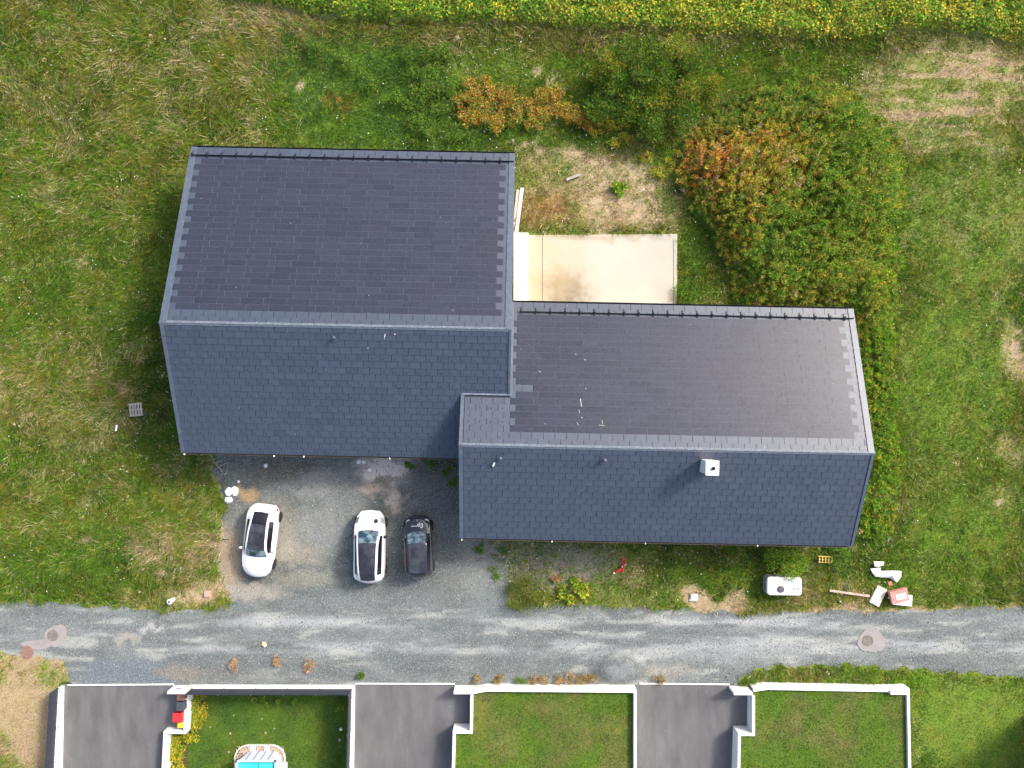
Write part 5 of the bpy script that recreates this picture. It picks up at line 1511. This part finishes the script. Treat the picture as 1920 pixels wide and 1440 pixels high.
# manholes with concrete collars
def manhole(label, cx, cy, rx, ry, lx, ly, r, mat, seed, zt=.047):
    t = thing('manhole', label, 'manhole', (*P(lx, ly, 0), 0), 0)
    rr = random.Random(seed); ph = [rr.uniform(0, 6.28) for _ in range(3)]; pts = []
    for k in range(26):
        a = 2 * math.pi * k / 26; f = 1 + .1 * math.sin(2 * a + ph[0]) + .08 * math.sin(3 * a + ph[1]) + rr.uniform(-.05, .05)
        X_, Y_ = P(cx + rx * f * math.cos(a), cy - ry * f * math.sin(a), .03); pts.append((X_ - t.location.x, Y_ - t.location.y))
    MB().prism(pts, -.03, zt).build('collar', M['conc_patch'], t)
    MB().lathe([(r, .0), (r, .062), (r * .9, .064), (r * .88, .055), (.02, .057)], 24).build('cover', mat, t)
    return t
manhole('round iron manhole in a concrete collar at the road middle, dry grass side', 105, 1192, 19, 22, 100, 1191, .33, M['iron'], 1)
manhole('rusty manhole cover at the road edge by the dry grass', 72, 1208, 32, 9, 52, 1222, .36, M['rustiron'], 2, .040)
manhole('manhole in a broken concrete collar on the road by the lush verge', 1634, 1201, 23, 25, 1626, 1201, .32, M['iron'], 3)
# bins
def bin_(label, px, py, w, d, h, mat, lidmat, rz=0):
    t = thing('bin', label, 'bin', (*P(px, py, h), -.06), rz)
    MB().box((0, 0, h / 2), (w * .86, d * .86, h), taper=1.12).build('tub', mat, t, bevel=.015)
    MB().box((0, 0, h + .03), (w, d, .07)).build('lid', lidmat, t, bevel=.02)
    MB().tube([(-w * .3, d * .52, h + .02), (w * .3, d * .52, h + .02)], .018, 6).build('handle', M['black'], t)
    return t
mbn = basic('brown_plastic', (.16, .085, .065), .5); mgy = basic('grey_plastic', (.07, .075, .09), .5)
b1 = bin_('brown lidded bin beside the gate pillar', 338.5, 1307, .45, .42, .75, mbn, mbn)
MB().box((0, 0, .79), (.05, .16, .012)).build('sticker', M['white'], b1)
bin_('dark grey lidded bin between the brown bin and red box', 338, 1325, .45, .5, .75, mgy, mgy)
bin_('red box with lid beside the yellow tub', 332.5, 1346, .56, .52, .62, basic('red_plastic', (.62, .03, .03), .45), basic('red_lid', (.70, .035, .04), .45))
bin_('small yellow tub by the stepped white wall', 338, 1360, .34, .3, .4, basic('yellow_tub', (.7, .55, .02), .5), basic('yellow_lid', (.75, .62, .03), .5))
# above-ground pool
ZL = -.78
pc = P3(480, 1470, .35)
pool = thing('swimming_pool', 'above-ground frame pool with white rim and turquoise water', 'pool', (pc.x, pc.y, ZL), 0)
def pl_(px, py, z):
    v = P3(px, py, z); return v.x - pc.x, v.y - pc.y
x0, y0 = pl_(443, 1425.5, .32); x1, y1 = pl_(516, 1429, .32)
wd_ = x1 - x0; yt = (y0 + y1) / 2; yb = yt - 4.2; xm = (x0 + x1) / 2
mpw = basic('pool_liner_grey', (.55, .60, .68), .5, .06)
bt = rrect(wd_ * 1.02, 4.3, .55); tp = rrect(wd_, 4.2, .12)
ym = (yt + yb) / 2
vs = [(xm + a, ym + b, .0) for a, b in bt] + [(xm + a, ym + b, 1.06) for a, b in tp]; n = len(bt)
MB().add(vs, [(k, (k + 1) % n, n + (k + 1) % n, n + k) for k in range(n)]).build('wall', mpw, pool)
ring = [(xm + a, ym + b, 1.08) for a, b in tp]
MB().tube(ring + ring[:1], .055, 8).build('rim', M['whitep'], pool)
m, t, b = nodes_of('pool_water')
pos = N(t, 'ShaderNodeNewGeometry').outputs['Position']
c = mixc(t, noise_out(t, pos, 1.5, 3), (.02, .50, .58), (.10, .66, .66)); t.links.new(c, b.inputs['Base Color']); b.inputs['Roughness'].default_value = .05
bumped(t, b, noise_out(t, pos, 6, 2), .15, .02)
MB().prism([(xm + a * .985, ym + b * .99) for a, b in tp], .90, .985).build('water', m, pool)
MB().tube([(xm + .12, yt - .06, 1.0), (xm + .12, yt - .9, .999)], .014, 6).build('line', basic('green_line', (.02, .25, .08), .5), pool)
for i in range(4):
    xx = x0 + wd_ * (.22 + .19 * i)
    MB().tube([(xx + .06, yt + .09, .0), (xx, yt + .02, 1.04)], .016, 7).build('leg', basic('grey_leg', (.16, .18, .23), .5), pool)
for cx_ in (x0, x1):
    MB().box((cx_, yt, 1.1), (.12, .12, .1)).build('corner_joint', mgy, pool, bevel=.01)
kb = thing('pool_kerb', 'pale rounded kerb ring around the pool pebbles', 'kerb', (pc.x, pc.y, ZL), 0)
k0, kt0 = pl_(440, 1395, ZL); k1, _ = pl_(536, 1395, ZL)
kp = rrect(k1 - k0, 6.0, .85, 10); kxm = (k0 + k1) / 2; kym = kt0 - 3.0
ring = [(kxm + a, kym + b, .04) for a, b in kp]
mb = MB()
nk = len(kp); inn = rrect(k1 - k0 - .16, 5.84, .78, 10)
vs = [(kxm + a, kym + b, -.02) for a, b in kp] + [(kxm + a, kym + b, .09) for a, b in kp] + [(kxm + a, kym + b, .09) for a, b in inn] + [(kxm + a, kym + b, -.02) for a, b in inn]
fs = [(r * nk + k, r * nk + (k + 1) % nk, ((r + 1) % 4) * nk + (k + 1) % nk, ((r + 1) % 4) * nk + k) for r in range(4) for k in range(nk)]
MB().add(vs, fs).build('kerb_ring', basic('kerb_stone', (.58, .58, .50), .9, .1, 6), kb)
MB().prism([(kxm + a * .97, kym + b * .985) for a, b in inn], -.02, .03).build('pebble_bed', basic('pebble_sand', (.45, .36, .28), .9, .3, 20), kb)
npb = 2200
qx = rng.uniform(-.5, .5, npb) * (k1 - k0 - .2); qy = rng.uniform(-.5, .5, npb) * 5.8
V = TET[None] * rng.uniform(.6, 1.3, (npb, 4, 1)) * rng.uniform(.025, .055, (npb, 1, 1))
V[:, :, 0] += (kxm + qx)[:, None]; V[:, :, 1] += (kym + qy)[:, None]; V[:, :, 2] = V[:, :, 2] * .7 + .045
b0 = np.arange(npb)[:, None] * 4
F = np.concatenate([b0 + np.array(f) for f in ((0, 1, 2), (0, 3, 1), (0, 2, 3), (1, 3, 2))], 0)
stuff(link('pebbles', np_mesh('pebbles', V.reshape(-1, 3), F, np.repeat(np.array([.62, .50, .42]) * rng.uniform(.7, 1.2, (npb, 1)), 4, 0), M['stone']), kb))
for xx in (474, 501, 534):
    a, b_ = pl_(xx, 1403 if xx < 530 else 1434, ZL)
    MB().box((a, b_ - .06, .04), (.34, .5, .07)).build('paving_slab', basic('grey_slab', (.5, .53, .57), .85), kb, bevel=.008)
# stones and a ball on the sunken lawn
mls = basic('lawn_stone', (.34, .30, .24), .9, .2, 9)
for i, (ux, uy, s_, lb) in enumerate(((640, 1366, .10, 'white ball on the lawn beside the side fence'), (432, 1375, .07, None), (498, 1374, .07, None), (438, 1341, .05, None), (491, 1348, .05, None), (429, 1410, .06, None), (514, 1366, .05, None), (394, 1363, .05, None), (637, 1387, .08, None))):
    bm = bmesh.new(); bmesh.ops.create_icosphere(bm, subdivisions=2, radius=s_)
    if i:
        for v in bm.verts: v.co *= 1 + hs.uniform(-.2, .2)
        for v in bm.verts: v.co.z *= .6
    me = bpy.data.meshes.new('stone'); bm.to_mesh(me); bm.free(); me.materials.append(M['whitep'] if not i else mls)
    X_, Y_ = P(ux, uy, ZL)
    tag(link('ball' if not i else 'stone', me, None, Matrix.Translation((X_, Y_, ZL + s_ * (.9 if not i else .4)))), lb or 'small pale stone lying on the sunken lawn', 'ball' if not i else 'stone', None if not i else 'stones on the sunken lawn')

# neighbouring house beyond the right lawn (its shadow reaches the grass)
hx, hy = P(1936, 1324, 0)
hn = thing('house', 'pale flat-roofed neighbouring house beyond the mown lawn', 'house', (hx, hy, 0), 0)
MB().box((4.4, -4.6, 2.4), (8.6, 9.0, 5.2)).build('wall', M['render'], hn)
MB().box((4.4, -4.6, 5.0), (8.8, 9.2, .2)).build('roof', M['slate'], hn)
for yy_ in (-2.5, -5.0, -7.0):
    wn = MB().box((.09, yy_, 1.5), (.06, 1.1, 1.2)).build('window', M['whitep'], hn)
    MB().box((.055, yy_, 1.5), (.02, .95, 1.05)).build('pane', M['sideglass'], wn)

p, q = P3(1062, 337, .12), P3(1089, 326, .16); d = q - p
o = MB().box((0, 0, 0), (d.length, .16, .04)).build('plank', M['greywood'], None, bevel=.005, mw=Matrix.Translation((p + q) / 2) @ Matrix.Rotation(math.atan2(d.y, d.x), 4, 'Z'))
tag(o, 'short grey plank on the patchy ground beyond the terrace', 'plank')
rr_ = random.Random(9)
for i in range(6):
    x_, y_ = 404 + rr_.uniform(0, 34), 858 + rr_.uniform(0, 34)
    p = P3(x_, y_, .08); a_ = rr_.uniform(0, 3.1); l_ = rr_.uniform(.3, .6)
    dv = Vector((math.cos(a_), math.sin(a_), rr_.uniform(-.05, .15))) * l_ / 2
    tag(MB().tube([p - dv, p + dv * .2 + Vector((.03, .02, .05)), p + dv], .035, 6, .02).build('driftwood', M['greywood']), 'grey broken branch on the weedy corner under the eave', 'branch', 'grey branches under the eave')
mb = MB()
for (x_, y_, l, w, ang) in ((722, 629, .18, .05, 1.3), (721, 634, .1, .03, 1.5), (741, 626, .08, .06, 0), (690, 652, .1, .03, .2)):
    a, v = roof_uv(x_, y_, S1, C1, 0); mb.box((0, 0, 0), (l, w, .006), S1.mat(a, v, .066) @ Matrix.Rotation(ang, 4, 'Z'))
mb.build('bird_dropping', basic('dropping_pale', (.6, .58, .55), .9, .3, 20), h1)
